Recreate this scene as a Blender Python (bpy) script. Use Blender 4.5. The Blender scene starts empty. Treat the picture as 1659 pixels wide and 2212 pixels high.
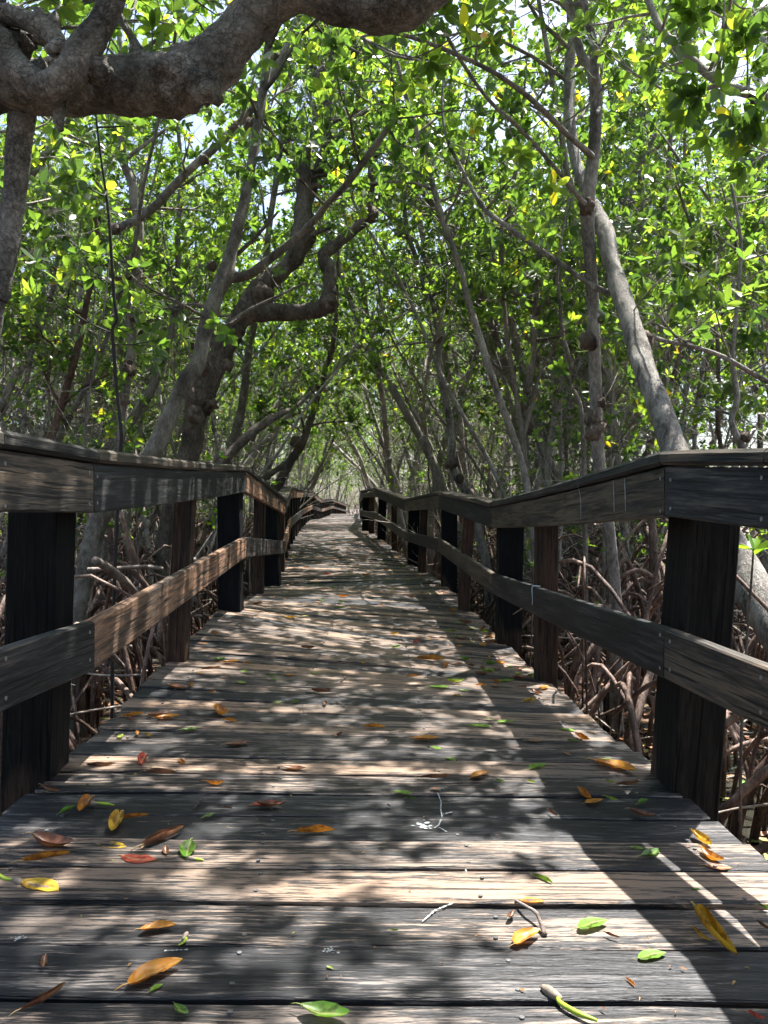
import bpy, math, random
import numpy as np
from mathutils import Vector, noise as mnoise
random.seed(7); rng = np.random.default_rng(7)
S = bpy.context.scene
COL = S.collection
H = 0.85            # camera height above the near deck, metres
F = 1662.0
PITCH = math.atan(11/1662)
G = -0.70           # mud level
R = math.radians
uni = random.uniform

# ------------------------------------------------------------------ basics
def ray(u, v):
    X = (u-829.5)/F; Y = (1106-v)/F
    ca, sa = math.cos(PITCH), math.sin(PITCH)
    y = ca + Y*sa; z = -sa + Y*ca
    return X/y, z/y          # per metre of depth
def at(u, v, y):
    a, b = ray(u, v)
    return Vector((a*y, y, H+b*y))

def tag(o, label=None, cat=None, group=None, kind=None):
    if label: o['label'] = label
    if cat: o['category'] = cat
    if group: o['group'] = group
    if kind: o['kind'] = kind
    return o
def empty(name, loc, label, cat, group=None):
    o = bpy.data.objects.new(name, None); COL.objects.link(o); o.location = loc
    o.empty_display_size = .1
    return tag(o, label, cat, group)

class MB:
    """collects geometry (numpy) and links it as one mesh object"""
    def __init__(s): s.v=[]; s.f=[]; s.n=0; s.uv=[]; s.t=[]; s.mi=[]
    def add(s, V, faces, uv=None, tone=.5, mi=0):
        V = np.asarray(V, dtype=np.float32).reshape(-1,3)
        s.v.append(V)
        for q, f in enumerate(faces):
            s.f.append(tuple(i+s.n for i in f))
        nl = sum(len(f) for f in faces)
        s.uv.append(np.zeros((nl,2),np.float32) if uv is None else np.asarray(uv,np.float32).reshape(-1,2))
        s.t.append(np.full(len(faces), tone, np.float32) if np.isscalar(tone) else np.asarray(tone,np.float32))
        s.mi.append(np.full(len(faces), mi, np.int32))
        s.n += len(V)
    def mesh(s, name, mats, smooth=True, origin=None):
        V = np.concatenate(s.v) if s.v else np.zeros((0,3),np.float32)
        if origin is not None: V = V - np.asarray(origin, np.float32)
        m = bpy.data.meshes.new(name)
        nf = len(s.f); ls = np.array([len(f) for f in s.f], np.int32)
        m.vertices.add(len(V)); m.vertices.foreach_set('co', V.ravel())
        m.loops.add(int(ls.sum())); m.loops.foreach_set('vertex_index', np.fromiter((i for f in s.f for i in f), np.int32))
        m.polygons.add(nf)
        st = np.concatenate([[0], np.cumsum(ls)[:-1]]).astype(np.int32)
        m.polygons.foreach_set('loop_start', st); m.polygons.foreach_set('loop_total', ls)
        m.polygons.foreach_set('use_smooth', np.full(nf, smooth, bool))
        m.polygons.foreach_set('material_index', np.concatenate(s.mi))
        uvl = m.uv_layers.new(name='UVMap'); uvl.data.foreach_set('uv', np.concatenate(s.uv).ravel())
        at_ = m.attributes.new('tone','FLOAT','FACE'); at_.data.foreach_set('value', np.concatenate(s.t))
        for k in (mats if isinstance(mats,(list,tuple)) else [mats]): m.materials.append(k)
        m.update(); m.validate()
        return m
    def build(s, name, mats, parent=None, smooth=True, origin=None):
        o = bpy.data.objects.new(name, s.mesh(name, mats, smooth, origin)); COL.objects.link(o)
        if parent is not None: o.parent = parent
        elif origin is not None: o.location = origin
        return o

# ------------------------------------------------------------------ materials
def newmat(name):
    m = bpy.data.materials.new(name); m.use_nodes = True
    nt = m.node_tree; nt.nodes.clear()
    out = nt.nodes.new('ShaderNodeOutputMaterial')
    return m, nt, out
def nd(nt, t, **k):
    n = nt.nodes.new(t)
    for a, b in k.items():
        if a.startswith('_'): n.inputs[a[1:].replace('_',' ')].default_value = b
        else: setattr(n, a, b)
    return n
def ramp(nt, stops, inp):
    r = nt.nodes.new('ShaderNodeValToRGB'); e = r.color_ramp.elements
    while len(e) > 1: e.remove(e[-1])
    e[0].position = stops[0][0]; e[0].color = (*stops[0][1],1)
    for p, c in stops[1:]:
        x = e.new(p); x.color = (*c,1)
    nt.links.new(inp, r.inputs[0]); return r
def math_(nt, op, a, b=None, c=None):
    n = nt.nodes.new('ShaderNodeMath'); n.operation = op
    for i, x in enumerate((a,b,c)):
        if x is None: continue
        if isinstance(x,(int,float)): n.inputs[i].default_value = x
        else: nt.links.new(x, n.inputs[i])
    return n.outputs[0]
def mix_(nt, fac, a, b, mode='MIX'):
    n = nt.nodes.new('ShaderNodeMix'); n.data_type='RGBA'; n.blend_type=mode
    for s_, x in ((0,fac),(6,a),(7,b)):
        if isinstance(x,(int,float)): n.inputs[s_].default_value = x
        elif isinstance(x,tuple): n.inputs[s_].default_value = (*x,1)
        else: nt.links.new(x, n.inputs[s_])
    return n.outputs[2]

def wood(name, dark, mid, light, foot=None, fs=1., tint=(.6,.62,.6), contrast=1., rough=.62, spec=.3, bump=.5, mid_pos=.47, blotmax=.6):
    m, nt, out = newmat(name); L = nt.links.new
    uv = nd(nt,'ShaderNodeUVMap'); uv.uv_map='UVMap'
    tone = nd(nt,'ShaderNodeAttribute', attribute_name='tone').outputs['Fac']
    # wavy grain, knots
    wob = nd(nt,'ShaderNodeMapping'); wob.inputs['Scale'].default_value=(2.2,9,1); L(uv.outputs[0],wob.inputs[0])
    wn = nd(nt,'ShaderNodeTexNoise',_Scale=1.,_Detail=2.); L(wob.outputs[0], wn.inputs['Vector'])
    off = math_(nt,'MULTIPLY', math_(nt,'SUBTRACT', wn.outputs['Fac'],   .5), .02)
    cx = nd(nt,'ShaderNodeCombineXYZ'); L(off, cx.inputs[1])
    va = nd(nt,'ShaderNodeVectorMath', operation='ADD'); L(uv.outputs[0], va.inputs[0]); L(cx.outputs[0], va.inputs[1])
    def grain(sx, sy, det, rgh=.6):
        mp = nd(nt,'ShaderNodeMapping'); mp.inputs['Scale'].default_value=(sx,sy,1); L(va.outputs[0], mp.inputs[0])
        n = nd(nt,'ShaderNodeTexNoise',_Scale=1.,_Detail=det,_Roughness=rgh); L(mp.outputs[0], n.inputs['Vector']); return n.outputs['Fac']
    fine = grain(14.*fs,170*fs,3,.75); strk = grain(3.4*fs,58*fs,4,.72); blot = grain(1.6,9,3); big = grain(.9,2.5,2)
    g = math_(nt,'ADD', math_(nt,'MULTIPLY',fine,.45), math_(nt,'MULTIPLY',strk,.55))
    g = math_(nt,'ADD', g, math_(nt,'MULTIPLY', math_(nt,'SUBTRACT',blot,.5), .38))
    g = math_(nt,'ADD', g, math_(nt,'MULTIPLY', math_(nt,'SUBTRACT',tone,.5), .17))
    c = ramp(nt, [(.5-.12/contrast,dark),(mid_pos+.03,mid),(.5+.13/contrast,light)], g).outputs[0]
    bf = ramp(nt, [(.42,(0,0,0)),(.62,(1,1,1))], big).outputs[0]
    bfv = math_(nt,'MULTIPLY', bf, blotmax)
    c = mix_(nt, bfv, c, mix_(nt, 1., c, tint, 'MULTIPLY'))
    km = nd(nt,'ShaderNodeMapping'); km.inputs['Scale'].default_value=(2.2,5.5,1); L(uv.outputs[0],km.inputs[0])
    kv = nd(nt,'ShaderNodeTexVoronoi',_Scale=1.,_Randomness=1.); L(km.outputs[0],kv.inputs['Vector'])
    kr = ramp(nt,[(0,(.25,.22,.2)),(.05,(.5,.42,.36)),(.075,(.3,.27,.25)),(.13,(1,1,1))], kv.outputs['Distance']).outputs[0]
    c = mix_(nt, .85, c, kr, 'MULTIPLY')
    hue = ramp(nt,[(.2,(.68,.80,.96)),(.5,(1.0,.97,.95)),(.9,(1.15,1.02,.90))], tone).outputs[0]
    c = mix_(nt, 1., c, hue, 'MULTIPLY')
    # fine checks (cracks)
    ck = grain(2.6,90,2,.5)
    cr = ramp(nt, [(.585,(1,1,1)),(.63,(.08,.08,.09))], ck).outputs[0]
    c = mix_(nt, .9, c, cr, 'MULTIPLY')
    if foot:      # untreated, redder wood at the foot of the post
        tc = nd(nt,'ShaderNodeTexCoord'); sp_ = nd(nt,'ShaderNodeSeparateXYZ'); L(tc.outputs['Object'], sp_.inputs[0])
        hz = math_(nt,'ADD', sp_.outputs[2], math_(nt,'MULTIPLY', math_(nt,'SUBTRACT', big, .5), 1.6))
        fm = ramp(nt,[(-.0,(.55,.55,.55)),(.07,(0,0,0))], math_(nt,'ADD',hz,.10)).outputs[0]
        fc = ramp(nt, [(.40,tuple(q*.25 for q in foot)),(.60,foot)], g).outputs[0]
        c = mix_(nt, fm, c, fc)
    p = nd(nt,'ShaderNodeBsdfPrincipled'); L(c, p.inputs['Base Color'])
    p.inputs['Specular IOR Level'].default_value = spec
    L(math_(nt,'ADD', math_(nt,'MULTIPLY', fine, .25), rough-.12), p.inputs['Roughness'])
    b = nd(nt,'ShaderNodeBump',_Strength=bump,_Distance=.004)
    hh = math_(nt,'ADD', math_(nt,'MULTIPLY', fine, .5), math_(nt,'ADD', strk, math_(nt,'MULTIPLY', cr, .6)))
    L(hh, b.inputs['Height']); L(b.outputs[0], p.inputs['Normal'])
    L(p.outputs[0], out.inputs[0]); return m

def bark(name, c0, c1, c2, scale=18, zs=.45, bump=.6, rough=.85, speck=0., lich=None, ck=.32, wet=0):
    m, nt, out = newmat(name); L = nt.links.new
    tc = nd(nt,'ShaderNodeTexCoord')
    mp = nd(nt,'ShaderNodeMapping'); mp.inputs['Scale'].default_value=(1,1,zs); L(tc.outputs['Object'], mp.inputs[0])
    n1 = nd(nt,'ShaderNodeTexNoise',_Scale=scale*.35,_Detail=5.,_Roughness=.62); L(mp.outputs[0], n1.inputs['Vector'])
    n2 = nd(nt,'ShaderNodeTexNoise',_Scale=scale*3.,_Detail=4.,_Roughness=.7); L(mp.outputs[0], n2.inputs['Vector'])
    dv = nd(nt,'ShaderNodeVectorMath', operation='MULTIPLY_ADD'); L(n1.outputs['Color'], dv.inputs[0]); dv.inputs[1].default_value=(.16,.16,.16); L(mp.outputs[0], dv.inputs[2])
    vo = nd(nt,'ShaderNodeTexVoronoi', feature='DISTANCE_TO_EDGE',_Scale=scale*3.2); L(dv.outputs[0], vo.inputs['Vector'])
    crack = ramp(nt, [(.0,(.35,.35,.35)),(.10,(1,1,1))], vo.outputs['Distance']).outputs[0]
    f = math_(nt,'ADD', math_(nt,'MULTIPLY',n1.outputs['Fac'],.6), math_(nt,'MULTIPLY',n2.outputs['Fac'],.4))
    oi = nd(nt,'ShaderNodeObjectInfo')
    f = math_(nt,'ADD', f, math_(nt,'MULTIPLY', math_(nt,'SUBTRACT', oi.outputs['Random'], .5), .10))
    c = ramp(nt, [(.36,c0),(.50,c1),(.64,c2)], f).outputs[0]
    c = mix_(nt, ck, c, crack, 'MULTIPLY')
    if wet:
        ge=nd(nt,'ShaderNodeNewGeometry'); sz=nd(nt,'ShaderNodeSeparateXYZ'); L(ge.outputs['Position'],sz.inputs[0])
        hw_=math_(nt,'ADD',sz.outputs[2],math_(nt,'MULTIPLY',n1.outputs['Fac'],.25))
        c = mix_(nt, ramp(nt,[(0,(1,1,1)),(.12,(0,0,0))],math_(nt,'ADD',hw_,.37)).outputs[0], c, mix_(nt,1.,c,(.38,.36,.30),'MULTIPLY'))
    if lich:
        n3 = nd(nt,'ShaderNodeTexNoise',_Scale=9.,_Detail=4.); L(tc.outputs['Object'], n3.inputs['Vector'])
        lf = ramp(nt,[(.55,(0,0,0)),(.66,(.7,.7,.7))], n3.outputs['Fac']).outputs[0]
        c = mix_(nt, math_(nt,'MULTIPLY',lf,.7), c, lich)
    if speck:
        v2 = nd(nt,'ShaderNodeTexVoronoi',_Scale=85.); L(tc.outputs['Object'], v2.inputs['Vector'])
        sf = ramp(nt,[(.10,(1,1,1)),(.16,(0,0,0))], v2.outputs['Distance']).outputs[0]
        c = mix_(nt, math_(nt,'MULTIPLY',sf,speck), c, (.42,.38,.33))
    p = nd(nt,'ShaderNodeBsdfPrincipled',_Roughness=rough); L(c, p.inputs['Base Color']); p.inputs['Specular IOR Level'].default_value=.25
    b = nd(nt,'ShaderNodeBump',_Strength=bump,_Distance=.02)
    L(math_(nt,'ADD', math_(nt,'MULTIPLY',crack,.4), n2.outputs['Fac']), b.inputs['Height']); L(b.outputs[0], p.inputs['Normal'])
    L(p.outputs[0], out.inputs[0]); return m

def leafmat(name, stops, trans, tmix=.45, rough=.33, spots=False, spec=.5):
    m, nt, out = newmat(name); L = nt.links.new
    tone = nd(nt,'ShaderNodeAttribute', attribute_name='tone').outputs['Fac']
    c = ramp(nt, stops, tone).outputs[0]
    if spots:
        tc = nd(nt,'ShaderNodeTexCoord')
        n = nd(nt,'ShaderNodeTexNoise',_Scale=38.,_Detail=4.); L(tc.outputs['Object'], n.inputs['Vector'])
        k = ramp(nt,[(.38,(.25,.16,.10)),(.52,(1,1,1)),(.75,(1.0,1.25,.9))], n.outputs['Fac']).outputs[0]
        c = mix_(nt, .8, c, k, 'MULTIPLY')
        uv = nd(nt,'ShaderNodeUVMap'); uv.uv_map='UVMap'
        sx = nd(nt,'ShaderNodeSeparateXYZ'); L(uv.outputs[0], sx.inputs[0])
        rib = ramp(nt,[(.0,(1,1,1)),(.09,(0,0,0))], math_(nt,'ABSOLUTE', sx.outputs[1])).outputs[0]
        c = mix_(nt, math_(nt,'MULTIPLY',rib,.45), c, (.5,.42,.2))
    p = nd(nt,'ShaderNodeBsdfPrincipled',_Roughness=rough); L(c, p.inputs['Base Color']); p.inputs['Specular IOR Level'].default_value=spec
    t = nd(nt,'ShaderNodeBsdfTranslucent')
    L(mix_(nt, 1., c, trans, 'MULTIPLY'), t.inputs['Color'])
    mx = nd(nt,'ShaderNodeMixShader'); mx.inputs[0].default_value=tmix
    L(p.outputs[0], mx.inputs[1]); L(t.outputs[0], mx.inputs[2]); L(mx.outputs[0], out.inputs[0]); return m

def plain(name, col, rough=.6, metal=0, spec=.4):
    m, nt, out = newmat(name)
    tc = nd(nt,'ShaderNodeTexCoord'); n = nd(nt,'ShaderNodeTexNoise',_Scale=60.,_Detail=3.)
    nt.links.new(tc.outputs['Object'], n.inputs['Vector'])
    c = ramp(nt,[(.3,tuple(x*.6 for x in col)),(.65,col)], n.outputs['Fac']).outputs[0]
    p = nd(nt,'ShaderNodeBsdfPrincipled',_Roughness=rough,_Metallic=metal); nt.links.new(c, p.inputs['Base Color'])
    p.inputs['Specular IOR Level'].default_value=spec
    nt.links.new(p.outputs[0], out.inputs[0]); return m

M = {}
M['deck'] = wood('weathered_deck_wood', (.0045,.005,.006), (.038,.031,.026), (.245,.180,.128), tint=(.42,.50,.60), contrast=2.5, bump=1., spec=.45, rough=.55, blotmax=.9)
M['rail'] = wood('weathered_rail_wood', (.007,.007,.006), (.032,.030,.025), (.105,.084,.060), fs=.62, tint=(.42,.48,.46), contrast=1.3, bump=.6, spec=.35, rough=.62)
M['railbrown'] = wood('reddish_rail_wood', (.016,.014,.012), (.075,.056,.043), (.30,.18,.115), fs=.7, tint=(.5,.58,.6), contrast=1.0, bump=.6, spec=.3)
M['postdark'] = wood('creosoted_post_wood', (.003,.0033,.0034), (.0065,.0068,.0066), (.02,.018,.015), tint=(.7,.75,.75), contrast=.9, bump=.3, spec=.12, rough=.75, foot=(.10,.062,.044))
M['postbrown'] = wood('brown_post_wood', (.006,.0055,.005), (.024,.017,.012), (.085,.048,.03), tint=(.3,.34,.36), contrast=.8, bump=.4, spec=.2, rough=.75)
M['bark_dark'] = bark('rough_dark_bark', (.04,.033,.027), (.135,.112,.09), (.30,.265,.22), scale=20, bump=1.)
M['bark_limb'] = bark('scaly_limb_bark', (.045,.04,.034), (.16,.145,.122), (.36,.335,.29), scale=13, zs=1., bump=1., ck=.4, lich=(.22,.215,.18))
M['bark_pale'] = bark('pale_mottled_bark', (.06,.053,.044), (.26,.238,.205), (.52,.49,.43), scale=26, zs=.35, bump=.9, lich=(.36,.35,.30))
M['bark_grey'] = bark('grey_mangrove_bark', (.08,.07,.06), (.25,.228,.195), (.46,.43,.375), scale=22, bump=.6)
M['bark_brown'] = bark('grey_brown_bark', (.045,.038,.03), (.13,.115,.092), (.27,.245,.2), scale=24, bump=.7, lich=(.26,.25,.21))
M['bark_red'] = bark('reddish_bark', (.035,.02,.015), (.12,.075,.055), (.24,.17,.13), scale=20, bump=.6)
M['root'] = bark('prop_root_bark', (.03,.019,.015), (.125,.078,.058), (.33,.24,.185), scale=16, bump=.5, rough=.6, speck=.45, wet=1)
M['deadwood'] = bark('bleached_dead_wood', (.09,.075,.06), (.24,.20,.165), (.46,.41,.35), scale=20, bump=.6)
M['leaf'] = leafmat('mangrove_leaf', [(.0,(.016,.034,.011)),(.4,(.036,.070,.018)),(.75,(.072,.118,.024)),(.93,(.14,.18,.028)),(.965,(.32,.28,.02)),(1.,(.35,.16,.02))], (4.4,4.3,1.8), tmix=.48, rough=.36, spec=.5)
M['leaf_y'] = leafmat('young_mangrove_leaf', [(.0,(.07,.17,.015)),(.6,(.13,.26,.02)),(1.,(.24,.33,.02))], (2.6,2.3,1.0), tmix=.5, rough=.32)
def fl(name, a, b, tr=.25):
    a=tuple(x*.72 for x in a); b=tuple(x*.85 for x in b)
    return leafmat(name, [(0,a),(1,b)], (1.5,1.2,.8), tmix=tr, rough=.42, spots=True, spec=.4)
M['f_orange'] = fl('orange_dead_leaf', (.52,.20,.025), (.62,.27,.03))
M['f_yellow'] = fl('yellow_dead_leaf', (.60,.36,.03), (.62,.40,.05))
M['f_brown'] = fl('brown_dead_leaf', (.20,.085,.04), (.26,.12,.06), .12)
M['f_red'] = fl('red_dead_leaf', (.50,.07,.04), (.55,.12,.07))
M['f_green'] = fl('green_fallen_leaf', (.10,.24,.025), (.15,.30,.03), .3)
M['f_pale'] = fl('pale_green_fallen_leaf', (.30,.42,.06), (.38,.5,.09), .3)
M['nail'] = plain('nail_metal', (.13,.13,.125), .6, .3)
M['screw'] = plain('screw_metal', (.30,.30,.29), .5, .5)
M['drop'] = plain('chalky_dropping', (.40,.43,.42), .8)
M['cord'] = plain('grey_cord', (.5,.55,.55), .8)
M['prop'] = plain('propagule_green', (.30,.42,.03), .45)
M['prophead'] = plain('propagule_head', (.25,.20,.15), .7)
M['bark_burl'] = bark('knotty_burl_bark', (.05,.038,.03), (.17,.13,.10), (.33,.27,.215), scale=30, bump=1.)
M['twig'] = bark('twig_bark', (.05,.035,.028), (.14,.11,.09), (.28,.23,.2), scale=30, bump=.5)

# ground and water
def ground_mat():
    m, nt, out = newmat('mud_and_leaf_litter'); L = nt.links.new
    tc = nd(nt,'ShaderNodeTexCoord')
    n = nd(nt,'ShaderNodeTexNoise',_Scale=3.,_Detail=8.,_Roughness=.7); L(tc.outputs['Object'], n.inputs['Vector'])
    v = nd(nt,'ShaderNodeTexVoronoi',_Scale=11.,_Randomness=1.); L(tc.outputs['Object'], v.inputs['Vector'])
    c1 = ramp(nt,[(.3,(.015,.012,.009)),(.55,(.04,.032,.025)),(.75,(.10,.075,.055))], n.outputs['Fac']).outputs[0]
    sx = nd(nt,'ShaderNodeSeparateColor'); L(v.outputs['Color'], sx.inputs[0])
    c2 = ramp(nt,[(.0,(.05,.03,.02)),(.5,(.20,.09,.045)),(.8,(.33,.16,.09)),(1.,(.16,.16,.05))], sx.outputs[0]).outputs[0]
    lf = ramp(nt,[(.55,(0,0,0)),(.6,(1,1,1))], sx.outputs[1]).outputs[0]
    c = mix_(nt, math_(nt,'MULTIPLY',lf,.8), c1, c2)
    p = nd(nt,'ShaderNodeBsdfPrincipled',_Roughness=.55); L(c, p.inputs['Base Color'])
    b = nd(nt,'ShaderNodeBump',_Strength=.7,_Distance=.03); L(n.outputs['Fac'], b.inputs['Height']); L(b.outputs[0], p.inputs['Normal'])
    L(p.outputs[0], out.inputs[0]); return m
def water_mat():
    m, nt, out = newmat('dark_swamp_water'); L = nt.links.new
    tc = nd(nt,'ShaderNodeTexCoord')
    n = nd(nt,'ShaderNodeTexNoise',_Scale=5.,_Detail=3.); L(tc.outputs['Object'], n.inputs['Vector'])
    n2 = nd(nt,'ShaderNodeTexNoise',_Scale=.5,_Detail=3.); L(tc.outputs['Object'], n2.inputs['Vector'])
    c = ramp(nt,[(.45,(.022,.018,.013)),(.68,(.05,.055,.042))], n2.outputs['Fac']).outputs[0]
    p = nd(nt,'ShaderNodeBsdfPrincipled',_Roughness=.06); L(c, p.inputs['Base Color']); p.inputs['Specular IOR Level'].default_value=.6
    b = nd(nt,'ShaderNodeBump',_Strength=.25,_Distance=.02); L(n.outputs['Fac'], b.inputs['Height']); L(b.outputs[0], p.inputs['Normal'])
    L(p.outputs[0], out.inputs[0]); return m

# ------------------------------------------------------------------ boardwalk geometry data (rail vertices: x, y, top height), in units of H
RL = [(-1.00,-1.5,1.19),(-1.034,2.07,1.207),(-0.998,2.66,1.20),(-1.145,6.42,1.345),(-1.375,10.8,1.115),(-1.71,14.2,1.375),(-2.50,24.,1.53),
      (-2.97,32.,1.67),(-3.70,46.,1.47),(-3.97,60.,1.66),(-3.55,80.,1.15)]
RR = [(1.06,-1.5,1.18),(1.035,2.07,1.158),(.935,2.58,1.187),(.885,6.35,1.046),(.683,9.75,1.197),(.375,14.,1.146),(-.215,18.7,1.465),
      (-.715,23.,1.49),(-.80,32.,1.67),(-1.50,46.,1.47),(-1.85,60.,1.66),(-1.5,80.,1.15)]
RL = [Vector(p)*H for p in RL]; RR = [Vector(p)*H for p in RR]
def interp(P, y):
    for a, b in zip(P[:-1], P[1:]):
        if y <= b.y or b is P[-1]:
            t = (y-a.y)/(b.y-a.y); return a.lerp(b, t)
    return P[-1]
def smooth(P, y, w=.5):
    acc = Vector((0,0,0))
    for k in (-1,-.5,0,.5,1): acc += interp(P, y+k*w)
    return acc/5
RAILH = 1.19*H
def edge(side, y):
    p = smooth(RL if side<0 else RR, y, .45 if y<12 else 1.5)
    return p.x + (-.175 if side<0 else .095), p.z-RAILH
def deck_z(x, y):
    xl, zl = edge(-1,y); xr, zr = edge(1,y)
    t = (x-xl)/(xr-xl); return zl+(zr-zl)*t
def deck_hit(u, v):
    a, b = ray(u, v); y = 3.
    lo, hi = .8, 60.
    for _ in range(40):
        y = (lo+hi)/2
        if H+b*y > deck_z(a*y, y): lo = y
        else: hi = y
    return Vector((a*y, y, deck_z(a*y,y)))

CH = .004
def prism(mb, secs, cs, uoff, tone, mi=0, jitter=0., cap=True):
    """secs: list of (origin, side, up); cs: cross section points (a,b) counter clockwise"""
    n = len(cs); V = []; us = [0]
    per = [0]
    for k in range(n): per.append(per[-1]+math.dist(cs[k], cs[(k+1)%n]))
    for i, (o, sd, up) in enumerate(secs):
        if i: us.append(us[-1]+(o-secs[i-1][0]).length)
        for a, b in cs:
            j = jitter*(mnoise.noise(o*3+Vector((a*20,b*20,uoff))))
            V.append(o+sd*(a+j)+up*(b+j))
    faces=[]; uv=[]
    for i in range(len(secs)-1):
        for k in range(n):
            k2=(k+1)%n
            faces.append((i*n+k, i*n+k2, (i+1)*n+k2, (i+1)*n+k))
            uv += [(us[i]+uoff, per[k]+uoff*.37),(us[i]+uoff, per[k+1]+uoff*.37),(us[i+1]+uoff, per[k+1]+uoff*.37),(us[i+1]+uoff, per[k]+uoff*.37)]
    if cap:
        faces.append(tuple(reversed(range(n)))); uv += [(cs[k][0]*8+uoff, cs[k][1]) for k in reversed(range(n))]
        b = (len(secs)-1)*n
        faces.append(tuple(b+k for k in range(n))); uv += [(cs[k][0]*8+uoff, cs[k][1]) for k in range(n)]
    mb.add([tuple(v) for v in V], faces, uv, tone, mi)
def rect(a0, a1, b0, b1, c=CH):
    return [(a0+c,b0),(a1-c,b0),(a1,b0+c),(a1,b1-c),(a1-c,b1),(a0+c,b1),(a0,b1-c),(a0,b0+c)]

# deck: every plank modelled
mb = MB(); nails = []
y = -1.2; ip = 0
UPZ = Vector((0,0,1))
while y < 67:
    ip += 1
    w = uni(.136,.145) if y < 14 else .142
    if 1.30 < y < 2.4: w = uni(.150,.166)
    yc = y+w/2
    dx = (smooth(RL,yc+1,1.).x+smooth(RR,yc+1,1.).x-smooth(RL,yc-1,1.).x-smooth(RR,yc-1,1.).x)/4
    ang = -dx*.7 + uni(-.006,.006)            # plank swings square to the path
    xl, zl = edge(-1,yc); xr, zr = edge(1,yc)
    xl += uni(-.018,.012); xr += uni(-.012,.02)
    lift = uni(-.002,.003) + (.006 if random.random()<.08 else 0)
    tilt = uni(-.012,.012)
    n = 12 if y<12 else 4
    secs=[]; xm=(xl+xr)/2
    d = Vector((1, math.tan(ang), 0))
    for k in range(n+1):
        x = xl+(xr-xl)*k/n; yy = yc+(x-xm)*math.tan(ang)
        z = zl+(zr-zl)*k/n + lift + .0025*math.sin(x*5+ip*1.7)*(.6 if y<14 else 0)
        if y>4 and y<9: z += .012*math.sin(x*2.4+yc*2.1)
        up = Vector((0, -tilt, 1)).normalized()
        secs.append((Vector((x,yy,z)), Vector((0,1,0)), up))
    tone = random.choice([.12,.3,.5,.55,.7,.85])+uni(-.12,.12)
    # section runs y (a), z (b); keep outward normals
    hw=w/2-.0048
    prism(mb, secs, rect(-hw,hw,-.036,0,.0035)[::-1][::-1], ip*3.71, tone, 0, .0022 if y<10 else 0)
    if y < 9:
        for jx in (-1.04,-.375,.22,.90):
            for q in (-.27,.27):
                x = jx*H*(1 if y<5 else .95)+uni(-.008,.008) + (edge(1,yc)[0]-edge(1,2.2)[0])*.8; t=(x-xl)/(xr-xl)
                if not (0.02<t<.98) or random.random()<.12: continue
                yy = yc+q*w+uni(-.008,.008); zz = zl+(zr-zl)*t+lift+.0035
                if y>4: zz += .012*math.sin(x*2.4+yc*2.1)
                r=.0048; V=[(x+r*math.cos(a*math.pi/4), yy+r*math.sin(a*math.pi/4), zz) for a in range(8)]+[(x+r*math.cos(a*math.pi/4), yy+r*math.sin(a*math.pi/4), zz-.008) for a in range(8)]
                mb.add(V, [tuple(range(8))]+[(a+8,(a+1)%8+8,(a+1)%8,a) for a in range(8)], None, .5, 1)
    y += w
deck = mb.build('boardwalk_deck', [M['deck'],M['nail']], smooth=False)
tag(deck, 'weathered grey plank deck of the boardwalk running away between two railings', 'path', kind='structure')
# stringers under the deck edges (parts of the deck)
for sd in (-1,0,1):
    mb = MB(); secs=[]
    for k in range(0,60):
        yy=-1.+k; xl,zl=edge(-1,yy); xr,zr=edge(1,yy)
        x = xl+.10 if sd<0 else (xr-.10 if sd>0 else (xl+xr)/2)
        secs.append((Vector((x,yy,deck_z(x,yy)-.052)), Vector((1,0,0)), UPZ))
    prism(mb, secs, rect(-.022,.022,-.19,0)[::-1], 1.3+sd, .3)
    mb.build('stringer', M['rail'], deck, smooth=False)

# railings
def miter(P, i, sgn):
    def nrm(a,b):
        d=(b-a); d.z=0; d.normalize(); return Vector((d.y,-d.x,0))*sgn   # pointing away from the walk
    if i==0: return nrm(P[0],P[1])
    if i==len(P)-1: return nrm(P[-2],P[-1])
    a=nrm(P[i-1],P[i]); b=nrm(P[i],P[i+1]); m=(a+b).normalized()
    return m/max(.6,m.dot(a))
def sweep_board(P, i, sgn, cs, seed, jit=.0015, trim=.002, sag=0.):
    a,b=P[i],P[i+1]; na,nb=miter(P,i,sgn),miter(P,i+1,sgn)
    L=(b-a).length; n=max(6,int(L/.25)) if a.y<14 else 3
    secs=[]
    for k in range(n+1):
        t=k/n; t2=trim/L+(1-2*trim/L)*t
        o=a.lerp(b,t2)+UPZ*(sag*math.sin(math.pi*t))
        secs.append((o, na.lerp(nb,t2), UPZ))
    mb=MB(); c=cs if sgn>0 else cs
    prism(mb, secs, c if sgn<0 else c[::-1], seed, .5+.35*math.sin(seed*5.1), 0, jit)
    return mb
def mark_label(o,l): o['label']=l
rails = {}
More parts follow.
